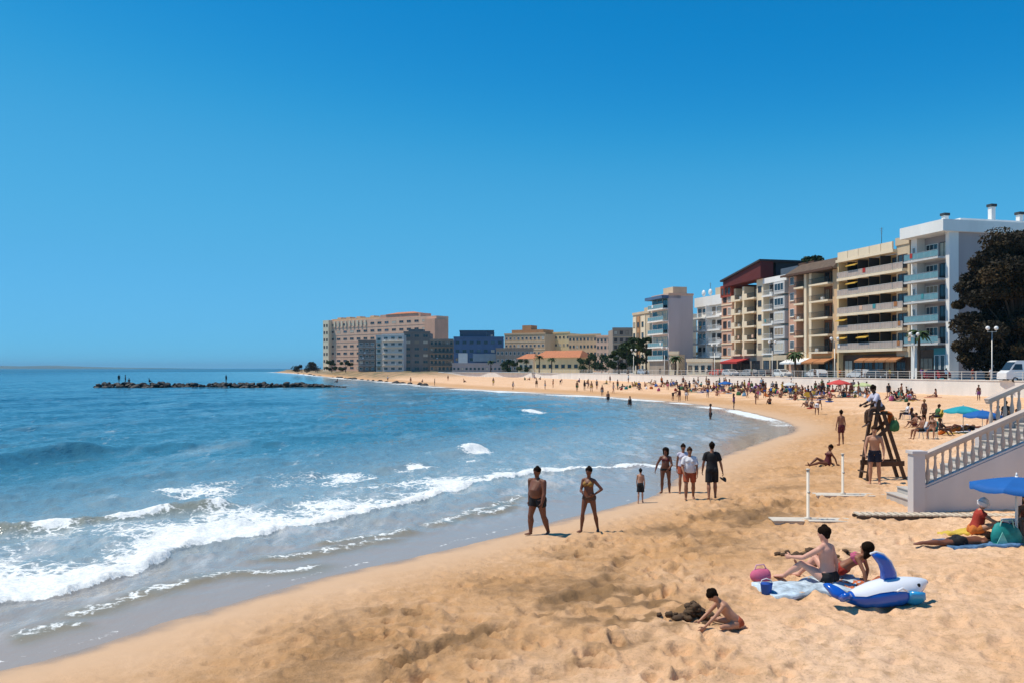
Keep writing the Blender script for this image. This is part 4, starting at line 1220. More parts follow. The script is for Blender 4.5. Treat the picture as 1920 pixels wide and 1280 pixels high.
# ------------------------------------------------------------------ vehicles
TYRE = mat('tyre', (.02, .02, .02), .85, .1, 5)
RIM = mat('wheel_rim', (.45, .45, .46), .35, .05, 5, metal=.7)
def vehicle(name, label, cat, loc, rz, col, van=False, group='cars parked along the promenade'):
    t = empty(name, loc, rz); tag(t, label, cat, group if not van else None)
    body = mat('paint_'+'_'.join('%02d' % int(c*99) for c in col), col, .3, .04, 1, spec=.5)
    L, Wd = (5.2, 1.95) if van else (4.2, 1.72)
    if van: prof = [(-2.6, .4), (-2.6, 2.35), (-2.45, 2.5), (1.2, 2.5), (1.55, 2.35), (2.2, 1.35), (2.6, 1.1), (2.62, .4)]
    else: prof = [(-2.1, .32), (-2.1, .85), (-1.95, 1.0), (-1.55, 1.38), (-.3, 1.47), (.35, 1.40), (1.1, .98), (1.85, .86), (2.1, .66), (2.12, .32)]
    def ext(pr, w, w2=None):
        m_ = MB(); n = len(pr); v_ = []
        for s_ in (-1, 1):
            for x, z in pr: v_.append((x, s_*(w/2-(max(0, z-.9)*.16)), z))
        m_.add(v_, [tuple(range(n)), tuple(reversed(range(n, 2*n)))]+[(i, n+i, n+(i+1) % n, (i+1) % n) for i in range(n)])
        return m_
    ext(prof, Wd).build('body', body, t)
    if van: wins = [[(.75, 1.45), (.75, 2.1), (1.5, 2.1), (1.95, 1.45)]]
    else: wins = [[(-1.5, 1.0), (-1.35, 1.34), (-.45, 1.4), (-.45, 1.0)], [(-.35, 1.0), (-.35, 1.4), (.3, 1.34), (.95, 1.0)]]
    for wv in wins:
        for s_ in (-1, 1):
            m_ = MB(); pts = [(x, s_*(Wd/2-max(0, z-.9)*.16+.006), z) for x, z in wv]; pin = [(x, s_*(Wd/2-max(0, z-.9)*.16-.05), z) for x, z in wv]
            m_.add(pts+pin, [(0, 1, 2, 3), (7, 6, 5, 4)]+[(i, 4+i, 4+(i+1) % 4, (i+1) % 4) for i in range(4)]); m_.build('window', GLASS, t)
    m_ = MB()
    if van: a, c_ = (1.57, 2.32), (2.17, 1.4)
    else: a, c_ = (.38, 1.385), (1.06, 1.0)
    w1 = Wd/2-.2
    m_.add([(a[0]+.02, -w1, a[1]+.01), (a[0]+.02, w1, a[1]+.01), (c_[0]+.02, w1+.05, c_[1]+.01), (c_[0]+.02, -w1-.05, c_[1]+.01), (a[0]-.03, -w1, a[1]-.05), (a[0]-.03, w1, a[1]-.05), (c_[0]-.03, w1+.05, c_[1]-.05), (c_[0]-.03, -w1-.05, c_[1]-.05)],
           [(0, 1, 2, 3), (7, 6, 5, 4), (0, 4, 5, 1), (2, 6, 7, 3), (1, 5, 6, 2), (0, 3, 7, 4)]); m_.build('windscreen', GLASS, t)
    for x in (-L*.31, L*.31):
        for s_ in (-1, 1):
            m_ = MB(); m_.tube([(x, s_*(Wd/2-.2), .32), (x, s_*(Wd/2+.02), .32)], [.32, .32], 14, caps='flat'); w_ = m_.build('wheel', TYRE, t)
            m_ = MB(); m_.tube([(x, s_*(Wd/2+.0), .32), (x, s_*(Wd/2+.03), .32)], [.2, .19], 10, caps='flat'); m_.build('rim', RIM, w_)
    for s_ in (-1, 1):
        x = L/2+.0
        m_ = MB(); m_.box(x-.1, x+.03, s_*Wd*.36-.16, s_*Wd*.36+.16, .62, .78); m_.build('headlight', WHITEP, t)
        m_ = MB(); m_.box(-x-.03, -x+.1, s_*Wd*.38-.14, s_*Wd*.38+.14, .7, .88); m_.build('tail_light', AWN_R, t)
    return t
vp = PY(1921, 690, 97)
vehicle('white_van', 'white van parked beyond the railing at the right edge', 'van', (vp[0], 97, PZ+.006), R(180), (.75, .75, .74), True)
cars = [(1650, (.05, .05, .055), 'black', 'yellow block'), (1612, (.55, .56, .57), 'silver', 'yellow block'), (1530, (.6, .6, .6), 'pale silver', 'tan block'), (1466, (.7, .7, .68), 'white', 'grey-white block'), (1432, (.03, .035, .05), 'navy', 'cream block with red roof'),
        (1404, (.28, .29, .3), 'grey', 'cream block with red roof'), (1370, (.5, .5, .52), 'silver', 'salmon block'), (1345, (.55, .08, .06), 'red', 'white balconied block'), (1230, (.66, .66, .65), 'white', 'narrow glazed front'), (1207, (.35, .42, .5), 'blue-grey', 'green grove'), (1752, (.3, .02, .03), 'dark red', 'white block with glass balconies')]
for k, (u, c, cn, wh) in enumerate(cars):
    p = street_pt(u, 86.6); vehicle('parked_car', '%s car parked in front of the %s' % (cn, wh), 'car', (p[0], p[1], PZ+.006), RZ+(math.pi if k % 3 else 0), c)

# ------------------------------------------------------------------ breakwater
bw_root = empty('breakwater', PY(412, 726, 187)[:2]+(0,)); tag(bw_root, 'long low breakwater of dark boulders out in the bay', 'breakwater')
rocks = []
for k in range(9):
    bm = bmesh.new(); bmesh.ops.create_icosphere(bm, subdivisions=2, radius=1.0)
    rr = random.Random(900+k); ax = [Vector((rr.gauss(0, 1), rr.gauss(0, 1), rr.gauss(0, 1))).normalized() for _ in range(9)]
    for v in bm.verts:
        for a in ax:                                       # knock flat faces off the ball
            dd = v.co.dot(a)
            if dd > .62: v.co -= a*(dd-.62)*.9
        v.co *= 1+rr.uniform(-.04, .04)
    me = bpy.data.meshes.new('boulder'); bm.to_mesh(me); bm.free(); me.materials.append(ROCK); rocks.append(me)
rr = random.Random(77)
x0b, x1b = (178-960)/FP*187, (650-960)/FP*187
for k in range(298):
    t_ = (k+rr.random())/298; xx = x0b+(x1b-x0b)*t_
    taper = min(1, t_/.05+.25, (1-t_)/.22+.18)
    lay = rr.random()
    o = link(bpy.data.objects.new('boulder', rocks[k % 9]), bw_root)
    s_ = rr.uniform(.5, .9)*(.65+.35*taper)
    o.location = Vector((xx, 187+rr.uniform(-2.4, 2.4)*(1-lay*.6), -.15+lay*.95*taper))-bw_root.location
    o.scale = (s_*rr.uniform(.9, 1.5), s_*rr.uniform(.8, 1.2), s_*rr.uniform(.5, .75))
    o.rotation_euler = (rr.uniform(-.3, .3), rr.uniform(-.5, .5), rr.random()*6.28)
# scattered rocks under the far headland
for k in range(22):
    o = link(bpy.data.objects.new('shore_rock', rocks[k % 9]))
    u = 560+k*11+rr.uniform(-4, 4)
    sd = SHORE[np.argmin(np.abs((SHORE[:, 0]/np.maximum(SHORE[:, 1], 1)*FP+960)-u)+1e3*(SHORE[:, 1] < 150))]
    s_ = rr.uniform(.5, 1.3); o.scale = (s_*1.4, s_, s_*.6); o.location = (sd[0]+rr.uniform(-1, 1), sd[1]+rr.uniform(-2, 3), .05); o.rotation_euler = (0, 0, rr.random()*6)
    tag(o, ('%s low dark rock at the waterline, %s' % (('wide', 'small', 'long', 'round', 'flat', 'squat', 'narrow')[k % 7], ('below the pink hotel', 'below the dark brown block', 'below the blue commercial building', 'before the far sand')[k//7])), 'rock', 'rocks along the headland waterline')
    if k % 7 == 1: o.scale *= .6
    if k % 7 == 2: o.scale.x *= 1.6
    if k % 7 == 4: o.scale.z *= .6
    if k % 7 == 6: o.scale.x *= .5

# ------------------------------------------------------------------ far coast
hl = MB(); n = 60; pts = []
for i in range(n+1):
    a = -1.05+i*(.62/n); x = 9000*math.tan(a); prof_ = 95*(1-i/n)**.8*(1+.25*math.sin(i*.55)+.18*math.sin(i*1.3+1))+4
    pts.append((x, 9000, prof_))
q = []
for x, y, z in pts: q += [(x, y, -2), (x, y+500, z*.7), (x, y+1200, z), (x, y+3500, -2)]
hl.add(q, [(i*4+j, (i+1)*4+j, (i+1)*4+j+1, i*4+j+1) for i in range(n) for j in range(3)], smooth=True)
o = hl.build('hills', mat('far_hill', (.10, .11, .075), .95, .2, .002)); o['kind'] = 'structure'

# ------------------------------------------------------------------ sea air
hz = MB(); hz.box(-30000, 30000, -400, 30000, -5, 140)
ho = hz.build('haze', []); ho['kind'] = 'stuff'; ho['label'] = 'thin blue sea haze over the bay'
hm = bpy.data.materials.new('haze'); hm.use_nodes = True; hnt = hm.node_tree
for n_ in list(hnt.nodes):
    if n_.type == 'BSDF_PRINCIPLED': hnt.nodes.remove(n_)
pv = hnt.nodes.new('ShaderNodeVolumePrincipled'); pv.inputs['Density'].default_value = 6e-5; pv.inputs['Color'].default_value = (.36, .74, 1.0, 1)
hnt.links.new(pv.outputs[0], [n_ for n_ in hnt.nodes if n_.type == 'OUTPUT_MATERIAL'][0].inputs['Volume'])
ho.data.materials.append(hm)

# ------------------------------------------------------------------ people
def N3(v): return Vector(v).normalized()

def joints(pose, bd):
    """Joint positions of a 1.74 m figure (x right, y forward, z up), hips at the origin before grounding."""
    J = {}
    sp = N3(pose.get('spine', (0, 0, 1))); f = Vector(pose.get('f', (0, 1, 0))); f = (f-sp*f.dot(sp)).normalized()
    S = f.cross(sp).normalized()
    J['sp'], J['f'], J['S'] = sp, f, S
    hip = Vector((0, 0, 0)); J['hip'] = hip
    bend = Vector(pose.get('bend', (0, 0, 0)))
    J['mid'] = hip+sp*.24+bend*.5
    J['neck'] = hip+sp*.50+bend
    hu = N3(pose.get('hu', (sp*.5+Vector((0, 0, .55)) if sp.z > -.2 else sp))); J['hu'] = hu
    hf = Vector(pose.get('hf', f)); hf = (hf-hu*hf.dot(hu)).normalized(); J['hf'] = hf
    J['chin'] = J['neck']+(hu*.6+sp*.4)*.085
    for sd, k in ((1, 'r'), (-1, 'l')):
        sh = hip+sp*.452+bend*.95+S*(sd*.178*bd['sw']); J[k+'sh'] = sh
        up, fo = [N3(q) for q in pose[k+'a'][:2]]
        ha = N3(pose[k+'a'][2]) if len(pose[k+'a']) > 2 else fo
        J[k+'el'] = sh+up*.295; J[k+'wr'] = J[k+'el']+fo*.25; J[k+'ha'] = ha
        hj = hip+S*(sd*.088*bd['hw'])-sp*.02; J[k+'hj'] = hj
        th, sn, fd = [N3(q) for q in pose[k+'l']]
        if pose.get('sit'):                               # heels come down level with the seat
            zz = max(-1, min(1, -((hj+th*.43).z+.075)/.41)); hz_ = Vector((sn.x, sn.y, 0)); hz_ = hz_.normalized() if hz_.length > 1e-3 else Vector((0, 1, 0))
            sn = hz_*math.sqrt(max(0, 1-zz*zz))+Vector((0, 0, zz))
        J[k+'kn'] = hj+th*.43; J[k+'an'] = J[k+'kn']+sn*.41; J[k+'fd'] = fd; J[k+'sn'] = sn
    return J

def torso_sections(bd):
    g, w, h = bd['belly'], bd['sw'], bd['hw']
    fem = bd['fem']
    wa = .125 if fem else .138
    return [(-.075, .085*h, .075, 0), (-.02, .158*h, .112+.01*fem, -.012), (.06, .160*h, .112+g*.4, 0), (.16, (wa+.012)*1+g*.5, .098+g, g*.5), (.24, wa+g*.6, .095+g*1.1, g*.6),
            (.33, .148*w+g*.2, .106+g*.5, g*.2), (.41, .163*w, .112+(.012 if fem else 0), .004), (.46, .150*w, .092, -.006), (.495, .085*w, .066, -.008)]

def spine_pt(J, t):
    """Point on the (slightly curved) spine at height t."""
    a, m_, b = J['hip'], J['mid'], J['neck']
    s_ = t/.5
    if s_ < 0: return a+J['sp']*t
    return a*(1-s_)*(1-s_)+(2*m_-.5*a-.5*b)*2*s_*(1-s_)+b*s_*s_

def add_torso(mb_, J, bd, t0=-1, t1=1, grow=0.0, n=16, caps='round'):
    pts, rd = [], []
    secs = torso_sections(bd)
    def sec_at(t):
        for (ta, aa, ba, oa), (tb, ab, bb, ob) in zip(secs[:-1], secs[1:]):
            if ta <= t <= tb:
                k = (t-ta)/(tb-ta); return (t, aa+(ab-aa)*k, ba+(bb-ba)*k, oa+(ob-oa)*k)
        return secs[0] if t < secs[0][0] else secs[-1]
    use = [s_ for s_ in secs if t0 < s_[0] < t1]
    if t0 > -1: use = [sec_at(t0)]+use
    if t1 < 1: use = use+[sec_at(t1)]
    for t, a, b_, o in use:
        pts.append(spine_pt(J, t)+J['f']*o); rd.append((a+grow, b_+grow))
    mb_.tube(pts, rd, n, hint=J['f'], caps=caps)

def add_limb(mb_, J, bd, which, k, t0=0.0, t1=1.0, grow=0.0, flare=0.0, caps='round', n=10):
    """which: 'ua' 'fa' 'th' 'ca'"""
    lt = bd['limb']
    a, b_, pr, off = {'ua': (J[k+'sh'], J[k+'el'], [(0, .054), (.15, .052), (.5, .047), (1, .039)], 0), 'fa': (J[k+'el'], J[k+'wr'], [(0, .039), (.25, .041), (.6, .034), (1, .026)], 0),
                      'th': (J[k+'hj'], J[k+'kn'], [(0, .092), (.2, .090), (.55, .074), (.9, .057), (1, .055)], 0), 'ca': (J[k+'kn'], J[k+'an'], [(0, .057), (.12, .056), (.32, .064), (.6, .050), (.9, .038), (1, .037)], .012)}[which]
    ts = sorted(set([t0, t1]+[t for t, _ in pr if t0 < t < t1]))
    pts, rd = [], []
    back = -J['f'] if which == 'ca' else Vector((0, 0, 0))
    for t in ts:
        for (ta, ra), (tb, rb) in zip(pr[:-1], pr[1:]):
            if ta <= t <= tb: r = ra+(rb-ra)*(t-ta)/(tb-ta); break
        p = a.lerp(b_, t)+back*(off*math.sin(math.pi*min(1, t*1.5)) if off else 0)
        pts.append(p); rd.append(r*lt+grow+flare*(t-t0))
    mb_.tube(pts, rd, n, hint=(.3, 1, .2), caps=caps)

HEAD = [(0, .030, .034, .046), (.10, .050, .062, .024), (.25, .062, .082, .010), (.42, .070, .094, .004), (.60, .0755, .099, -.002), (.76, .072, .096, -.006), (.90, .054, .074, -.008), (.975, .028, .040, -.008)]
def head_pts(J, t, grow=0, back=0):
    p = []; r = []
    for h, a, b_, o in HEAD:
        if h >= t:
            p.append(J['chin']+J['hu']*(h*.235)+J['hf']*(o-back)); r.append((a*1.10+grow, b_*1.08+grow))
    return p, r

def add_hand(mb_, J, k, near, mi=0):
    wr, d_ = J[k+'wr'], J[k+'ha']
    palm_n = (J['S'] if k == 'l' else -J['S'])
    palm_n = (palm_n-d_*palm_n.dot(d_))
    palm_n = palm_n.normalized() if palm_n.length > .2 else d_.orthogonal().normalized()
    sidev = d_.cross(palm_n).normalized()
    if sidev.dot(J['f']) < 0: sidev = -sidev                 # thumb side looks forward
    if not near:
        mb_.tube([wr, wr+d_*.05, wr+d_*.11, wr+d_*.165+palm_n*.015], [.026, .036, .034, .018], 6, hint=palm_n, mi=mi)
        return
    mb_.tube([wr-d_*.01, wr+d_*.035, wr+d_*.085], [(.026, .020), (.040, .017), (.041, .014)], 10, hint=palm_n, mi=mi)
    for j, (off, L) in enumerate(((.031, .068), (.011, .078), (-.010, .073), (-.030, .058))):
        a = wr+d_*.078+sidev*off
        d1 = (d_+palm_n*.18).normalized(); d2 = (d_+palm_n*.75).normalized(); d3 = (d_+palm_n*1.5).normalized()
        p1 = a+d1*L*.5; p2 = p1+d2*L*.3; p3 = p2+d3*L*.25
        mb_.tube([a, p1, p2, p3], [.0098, .0092, .0085, .0068], 6, hint=palm_n, mi=mi)
    a = wr+d_*.025+sidev*.032; d1 = (d_*.75+sidev*.75+palm_n*.2).normalized(); d2 = (d_+sidev*.2+palm_n*.35).normalized()
    mb_.tube([a, a+d1*.038, a+d1*.038+d2*.034], [.013, .011, .008], 6, hint=palm_n, mi=mi)

def body_mb(J, bd, near):
    m_ = MB()
    add_torso(m_, J, bd)
    sp, S, f = J['sp'], J['S'], J['f']
    m_.tube([J['neck']-sp*.035, J['neck']+sp*.02, J['chin']+J['hu']*.035-J['hf']*.012], [.066, .054, .052], 10, hint=f)
    for k in 'rl':
        m_.tube([J['neck']-sp*.02, J['neck'].lerp(J[k+'sh'], .55)-sp*.0+Vector((0, 0, .008)), J[k+'sh']], [.05, .052, .054], 10, hint=f)
        for w in ('ua', 'fa', 'th', 'ca'): add_limb(m_, J, bd, w, k)
        m_.tube([J[k+'hj']-f*.045+sp*.03, J[k+'hj']-f*.055-sp*.03], [.085*bd['hw'], .082*bd['hw']], 10, hint=f)
        an, fd, sn = J[k+'an'], J[k+'fd'], J[k+'sn']
        m_.tube([an, an+sn*.035-fd*.03, an+sn*.045+fd*.03, an+sn*.055+fd*.11, an+sn*.06+fd*.165], [(.038, .038), (.036, .034), (.042, .034), (.046, .022), (.038, .016)], 10, hint=-sn)
    if bd['fem']:
        for sd in (-1, 1): 
            c = spine_pt(J, .375)+S*(sd*.072)+f*.095
            m_.tube([c-f*.05, c, c+f*.02], [.068, .066, .045], 10, hint=sp)
    p, r = head_pts(J, 0)
    m_.tube(p, r, 14, hint=J['hf'])
    hb = J['chin']
    hu, hf = J['hu'], J['hf']; hs_ = hf.cross(hu)
    nb_ = hb+hu*.105+hf*.094
    m_.tube([hb+hu*.125+hf*.088, nb_+hf*.012, nb_+hf*.014-hu*.022, nb_-hu*.03], [.012, .015, .017, .012], 6, hint=hs_)
    for sd in (-1, 1):
        e = hb+hu*.11+hs_*(sd*.074)-hf*.006
        m_.tube([e-hu*.028, e, e+hu*.03], [(.008, .016), (.013, .024), (.010, .02)], 6, hint=hf)
    return m_

def face_mb(J, bd):
    """Eyes, brows and mouth set into the head."""
    m_ = MB(); hb = J['chin']; hu, hf = J['hu'], J['hf']; hs_ = hf.cross(hu)
    for sd in (-1, 1):
        c = hb+hu*.118+hs_*(sd*.032)+hf*.084
        m_.tube([c-hs_*.012, c, c+hs_*.012], [.006, .0105, .006], 6, hint=hf, mi=1)
        c = hb+hu*.142+hs_*(sd*.034)+hf*.089
        m_.tube([c-hs_*.016, c+hu*.002, c+hs_*.016], [.004, .006, .004], 5, hint=hf, mi=1)
    c = hb+hu*.05+hf*.084
    m_.tube([c-hs_*.024, c+hf*.004, c+hs_*.024], [.005, .0095, .005], 6, hint=hf, mi=2)
    return m_

WORK = bpy.data.scenes.new('work')                       # a bench for growing skins, removed at the end
def remesh(mb_, voxel, it=3, name='body', extra=None):
    me = mb_.mesh('tmp'); o = bpy.data.objects.new('tmp', me); WORK.collection.objects.link(o)
    md = o.modifiers.new('r', 'REMESH'); md.mode = 'VOXEL'; md.voxel_size = voxel; md.use_smooth_shade = True
    if it:
        sm = o.modifiers.new('s', 'SMOOTH'); sm.factor = .5; sm.iterations = it
    with bpy.context.temp_override(scene=WORK, view_layer=WORK.view_layers[0]):
        dg = bpy.context.evaluated_depsgraph_get()
    ev = o.evaluated_get(dg)
    out = bpy.data.meshes.new_from_object(ev)
    bpy.data.objects.remove(o); bpy.data.meshes.remove(me)
    out.name = name
    if extra is not None:
        bm = bmesh.new(); bm.from_mesh(out)
        em = extra.mesh('x'); bm.from_mesh(em); bpy.data.meshes.remove(em)
        bm.to_mesh(out); bm.free()
        out.polygons.foreach_set('use_smooth', [True]*len(out.polygons))
    return out

# clothing: each returns a MB
def g_shorts(J, bd, leg=.6, flare=.03, top=.10):
    m_ = MB(); add_torso(m_, J, bd, -.06, top, .010, caps='flat')
    for k in 'rl':
        add_limb(m_, J, bd, 'th', k, 0, leg, .014, flare*.5, caps='flat', n=12)
        m_.tube([J[k+'hj']-J['f']*.045+J['sp']*.03, J[k+'hj']-J['f']*.055-J['sp']*.03], [.085*bd['hw']+.014, .082*bd['hw']+.014], 10, hint=J['f'])
    return m_
def g_trousers(J, bd):
    m_ = g_shorts(J, bd, 1.0, .02)
    for k in 'rl': add_limb(m_, J, bd, 'ca', k, 0, .93, .022, .02, caps='flat', n=10)
    return m_
def g_briefs(J, bd, top=.055):
    m_ = MB(); add_torso(m_, J, bd, -.075, top, .009, caps='flat')
    for k in 'rl':
        add_limb(m_, J, bd, 'th', k, 0, .10, .008, 0, caps='flat', n=12)
        m_.tube([J[k+'hj']-J['f']*.045+J['sp']*.03, J[k+'hj']-J['f']*.052-J['sp']*.02], [.085*bd['hw']+.009, .078*bd['hw']+.009], 10, hint=J['f'])
    return m_
def g_bikini_top(J, bd):
    m_ = MB(); add_torso(m_, J, bd, .335, .385, .007, caps='flat')
    for sd in (-1, 1):
        c = spine_pt(J, .375)+J['S']*(sd*.072)+J['f']*.095
        m_.tube([c-J['f']*.045, c, c+J['f']*.02], [.072, .072, .052], 10, hint=J['sp'])
        m_.tube([c+J['sp']*.05+J['f']*.0, spine_pt(J, .455)+J['S']*(sd*.075)+J['f']*.075, spine_pt(J, .485)+J['S']*(sd*.07)-J['f']*.01, spine_pt(J, .45)+J['S']*(sd*.07)-J['f']*.10, spine_pt(J, .37)+J['S']*(sd*.05)-J['f']*.112], [.013]*5, 6, hint=J['S'])
    return m_
def g_swimsuit(J, bd):
    m_ = g_briefs(J, bd, .10); add_torso(m_, J, bd, .05, .40, .009, caps='flat')
    for sd in (-1, 1):
        c = spine_pt(J, .375)+J['S']*(sd*.072)+J['f']*.095
        m_.tube([c-J['f']*.045, c, c+J['f']*.02], [.072, .072, .052], 10, hint=J['sp'])
    return m_
def g_shirt(J, bd, bottom=.0, sleeve=.62):
    m_ = MB(); add_torso(m_, J, bd, bottom, 1, .020, caps='flat')
    for k in 'rl':
        m_.tube([J['neck']-J['sp']*.03, J['neck'].lerp(J[k+'sh'], .55)+Vector((0, 0, .006)), J[k+'sh']], [.058, .064, .068], 10, hint=J['f'])
        add_limb(m_, J, bd, 'ua', k, 0, sleeve, .018, .02, caps='flat', n=12)
    if bd['fem']:
        for sd in (-1, 1):
            c = spine_pt(J, .375)+J['S']*(sd*.072)+J['f']*.095
            m_.tube([c-J['f']*.045, c, c+J['f']*.02], [.08, .078, .06], 10, hint=J['sp'])
    return m_
def g_hair(J, bd, style='short'):
    m_ = MB()
    p, r = head_pts(J, .60, .012, .010)
    m_.tube(p, r, 14, hint=J['hf'])
    hb, hu, hf = J['chin'], J['hu'], J['hf']
    m_.tube([hb+hu*.06-hf*.055, hb+hu*.10-hf*.052, hb+hu*.16-hf*.045], [(.060, .042), (.073, .052), (.078, .062)], 12, hint=hf)
    if style == 'long':
        m_.tube([hb+hu*.15-hf*.05, hb+hu*.05-hf*.075, J['neck']-hf*.085+J['sp']*.0, spine_pt(J, .40)-J['f']*.12], [(.082, .06), (.085, .05), (.088, .036), (.06, .02)], 12, hint=hf)
    elif style == 'big':
        m_.ball(hb+hu*.15-hf*.035, (.135, .13, .125), 14, 9)
        m_.tube([hb+hu*.10-hf*.06, hb+hu*.0-hf*.07, J['neck']-hf*.07], [(.125, .085), (.125, .07), (.08, .04)], 12, hint=hf)
    elif style == 'bun':
        m_.ball(hb+hu*.19-hf*.105, .048, 10, 7)
    return m_
def g_hat(J, bd):
    m_ = MB(); p, r = head_pts(J, .60, .018, .004)
    m_.tube(p, r, 14, hint=J['hf'])
    c = J['chin']+J['hu']*.145
    m_.tube([c-J['hu']*.008, c+J['hu']*.008], [(.155, .165), (.12, .13)], 16, hint=J['hf'])
    return m_

BODY = {'man': dict(sw=1.0, hw=1.0, belly=0.0, limb=1.0, fem=0), 'stout': dict(sw=1.34, hw=1.28, belly=.085, limb=1.3, fem=0), 'woman': dict(sw=.88, hw=1.08, belly=.004, limb=.95, fem=1), 'stoutw': dict(sw=.98, hw=1.22, belly=.035, limb=1.12, fem=1), 'child': dict(sw=.82, hw=.86, belly=.004, limb=.86, fem=0)}
SKIN = {}
def skin(tone):
    cols = {'dark': (.17, .062, .032), 'tan': (.28, .12, .065), 'mid': (.48, .24, .145), 'fair': (.56, .315, .215), 'pink': (.68, .36, .26), 'deep': (.06, .024, .014)}
    return mat('skin_'+tone, cols[tone], .5, .10, 6, spec=.35)
EYE = mat('eye_dark', (.012, .009, .008), .3, 0); LIP = mat('lips', (.22, .07, .055), .5, 0)
HAIRD = mat('dark_hair', (.014, .008, .005), .95, .4, 30, .012, 60, spec=.08); HAIRB = mat('brown_hair', (.05, .024, .012), .95, .4, 30, .012, 60, spec=.08); HAIRL = mat('fair_hair', (.26, .15, .06), .95, .4, 30, .012, 60, spec=.08)
def cloth(name, col): return mat('cloth_'+name, col, .85, .16, 5, .006, 30)
GARM = {'shorts': g_shorts, 'trousers': g_trousers, 'briefs': g_briefs, 'bikini_bottom': g_briefs, 'bikini_top': g_bikini_top, 'swimsuit': g_swimsuit, 'shirt': g_shirt}

STAND = dict(ra=((.24, .02, -1), (.06, .2, -1)), la=((-.24, .02, -1), (-.06, .2, -1)), rl=((.06, .05, -1), (.03, -.04, -1), (.25, 1, 0)), ll=((-.06, -.02, -1), (-.03, -.06, -1), (-.25, 1, 0)))
WALK = dict(ra=((.2, -.25, -1), (.04, .05, -1)), la=((-.2, .28, -1), (-.03, .5, -1)), rl=((.03, .32, -1), (.02, -.02, -1), (.1, 1, .15)), ll=((-.04, -.14, -1), (-.02, -.48, -1), (-.1, 1, -.25)), spine=(0, .04, 1))
SITK = dict(sit=True, spine=(0, -.12, 1), ra=((.18, .62, -.7), (-.2, .9, .05)), la=((-.18, .62, -.7), (.2, .9, .05)), rl=((.16, .76, .62), (.02, .42, -.92), (.1, 1, -.1)), ll=((-.16, .76, .62), (-.02, .42, -.92), (-.1, 1, -.1)))
SITB = dict(sit=True, spine=(0, -.5, 1), ra=((.25, -.5, -.8), (.1, -.25, -1), (.1, -.8, -.3)), la=((-.25, -.5, -.8), (-.1, -.25, -1), (-.1, -.8, -.3)), rl=((.12, .85, .5), (.03, .55, -.84), (.1, 1, .1)), ll=((-.16, 1, .12), (-.03, 1, -.1), (-.2, .5, 1)))
SITL = dict(sit=True, spine=(0, .1, 1), ra=((.2, .35, -.9), (.0, .8, -.5)), la=((-.2, .35, -.9), (.0, .8, -.5)), rl=((.2, 1, .06), (.02, 1, -.08), (.2, .4, 1)), ll=((-.2, 1, .06), (-.02, 1, -.08), (-.2, .4, 1)))
LIEB = dict(spine=(0, -1, .06), f=(0, 0, 1), hu=(0, -1, .15), ra=((.4, .9, -.08), (.1, 1, -.02)), la=((-.5, .3, -.1), (.1, -1, .05)), rl=((.1, 1, .02), (.02, 1, -.05), (.2, .3, 1)), ll=((-.1, 1, .36), (-.02, .75, -.7), (-.1, 1, -.1)))
LIEF = dict(spine=(0, -1, .02), f=(0, 0, -1), hu=(0, -1, .2), hf=(.3, 0, -1), ra=((.6, -.7, -.05), (-.5, -.8, 0)), la=((-.6, -.7, -.05), (.5, -.8, 0)), rl=((.12, 1, -.04), (.02, 1, .02), (.1, 1, -.15)), ll=((-.12, 1, -.04), (-.02, 1, .02), (-.1, 1, -.15)))
DIG = dict(spine=(0, .55, .85), bend=(0, .06, -.03), hu=(0, .7, .65), hf=(0, .6, -.7), ra=((.2, .62, -.75), (-.1, .78, -.62)), la=((-.14, .7, -.7), (.05, .72, -.68)), rl=((.5, .9, .02), (-.35, -.8, -.12), (-.2, -.9, -.2)), ll=((-.45, .95, .02), (.3, -.8, -.12), (.2, -.9, -.2)))
BENDP = dict(spine=(0, .9, .5), hu=(0, .9, .3), ra=((.1, .25, -1), (0, .2, -1)), la=((-.1, .35, -1), (0, .2, -1)), rl=((.08, .1, -1), (.03, -.12, -1), (.2, 1, 0)), ll=((-.08, -.05, -1), (-.03, -.12, -1), (-.2, 1, 0)))
CHAIRP = dict(spine=(0, -.22, 1), ra=((.2, .4, -.85), (.0, .95, -.1)), la=((-.2, .4, -.85), (.0, .95, -.1)), rl=((.14, 1, -.02), (.03, .12, -1), (.1, 1, 0)), ll=((-.14, 1, -.02), (-.03, .2, -1), (-.1, 1, 0)))
def mod(p, **kw):
    q = dict(p); q.update(kw); return q

def figure_meshes(pose, build, clothes, hair, near=True, voxel=None):
    bd = BODY[build]; J = joints(pose, bd)
    vx = voxel or (.0125 if near else .034)
    mb_ = body_mb(J, bd, near); 
    zmin = min(v[2] for v in mb_.v)+.006
    def shift(q):
        q.v = [(x, y, z-zmin) for x, y, z in q.v]; return q
    ex = MB()
    for k in 'rl': add_hand(ex, J, k, near)
    if near:
        fm = face_mb(J, bd); ex.add(fm.v, fm.f); ex.m[-len(fm.m):] = fm.m
    out = {'body': remesh(shift(mb_), vx, 3 if near else 1, 'body', shift(ex))}
    for nm, kw in clothes:
        out[nm] = remesh(shift(GARM[nm](J, bd, **kw)), vx if near else .03, 2 if near else 0, nm)
    if hair == 'hat':
        out['hair'] = remesh(shift(g_hair(J, bd, 'short')), vx if near else .03, 1, 'hair'); out['hat'] = remesh(shift(g_hat(J, bd)), .009 if near else .02, 1, 'hat')
    elif hair: out['hair'] = remesh(shift(g_hair(J, bd, hair)), vx if near else .03, 1, 'hair')
    # mean drop of ground contact
    return out, J, zmin

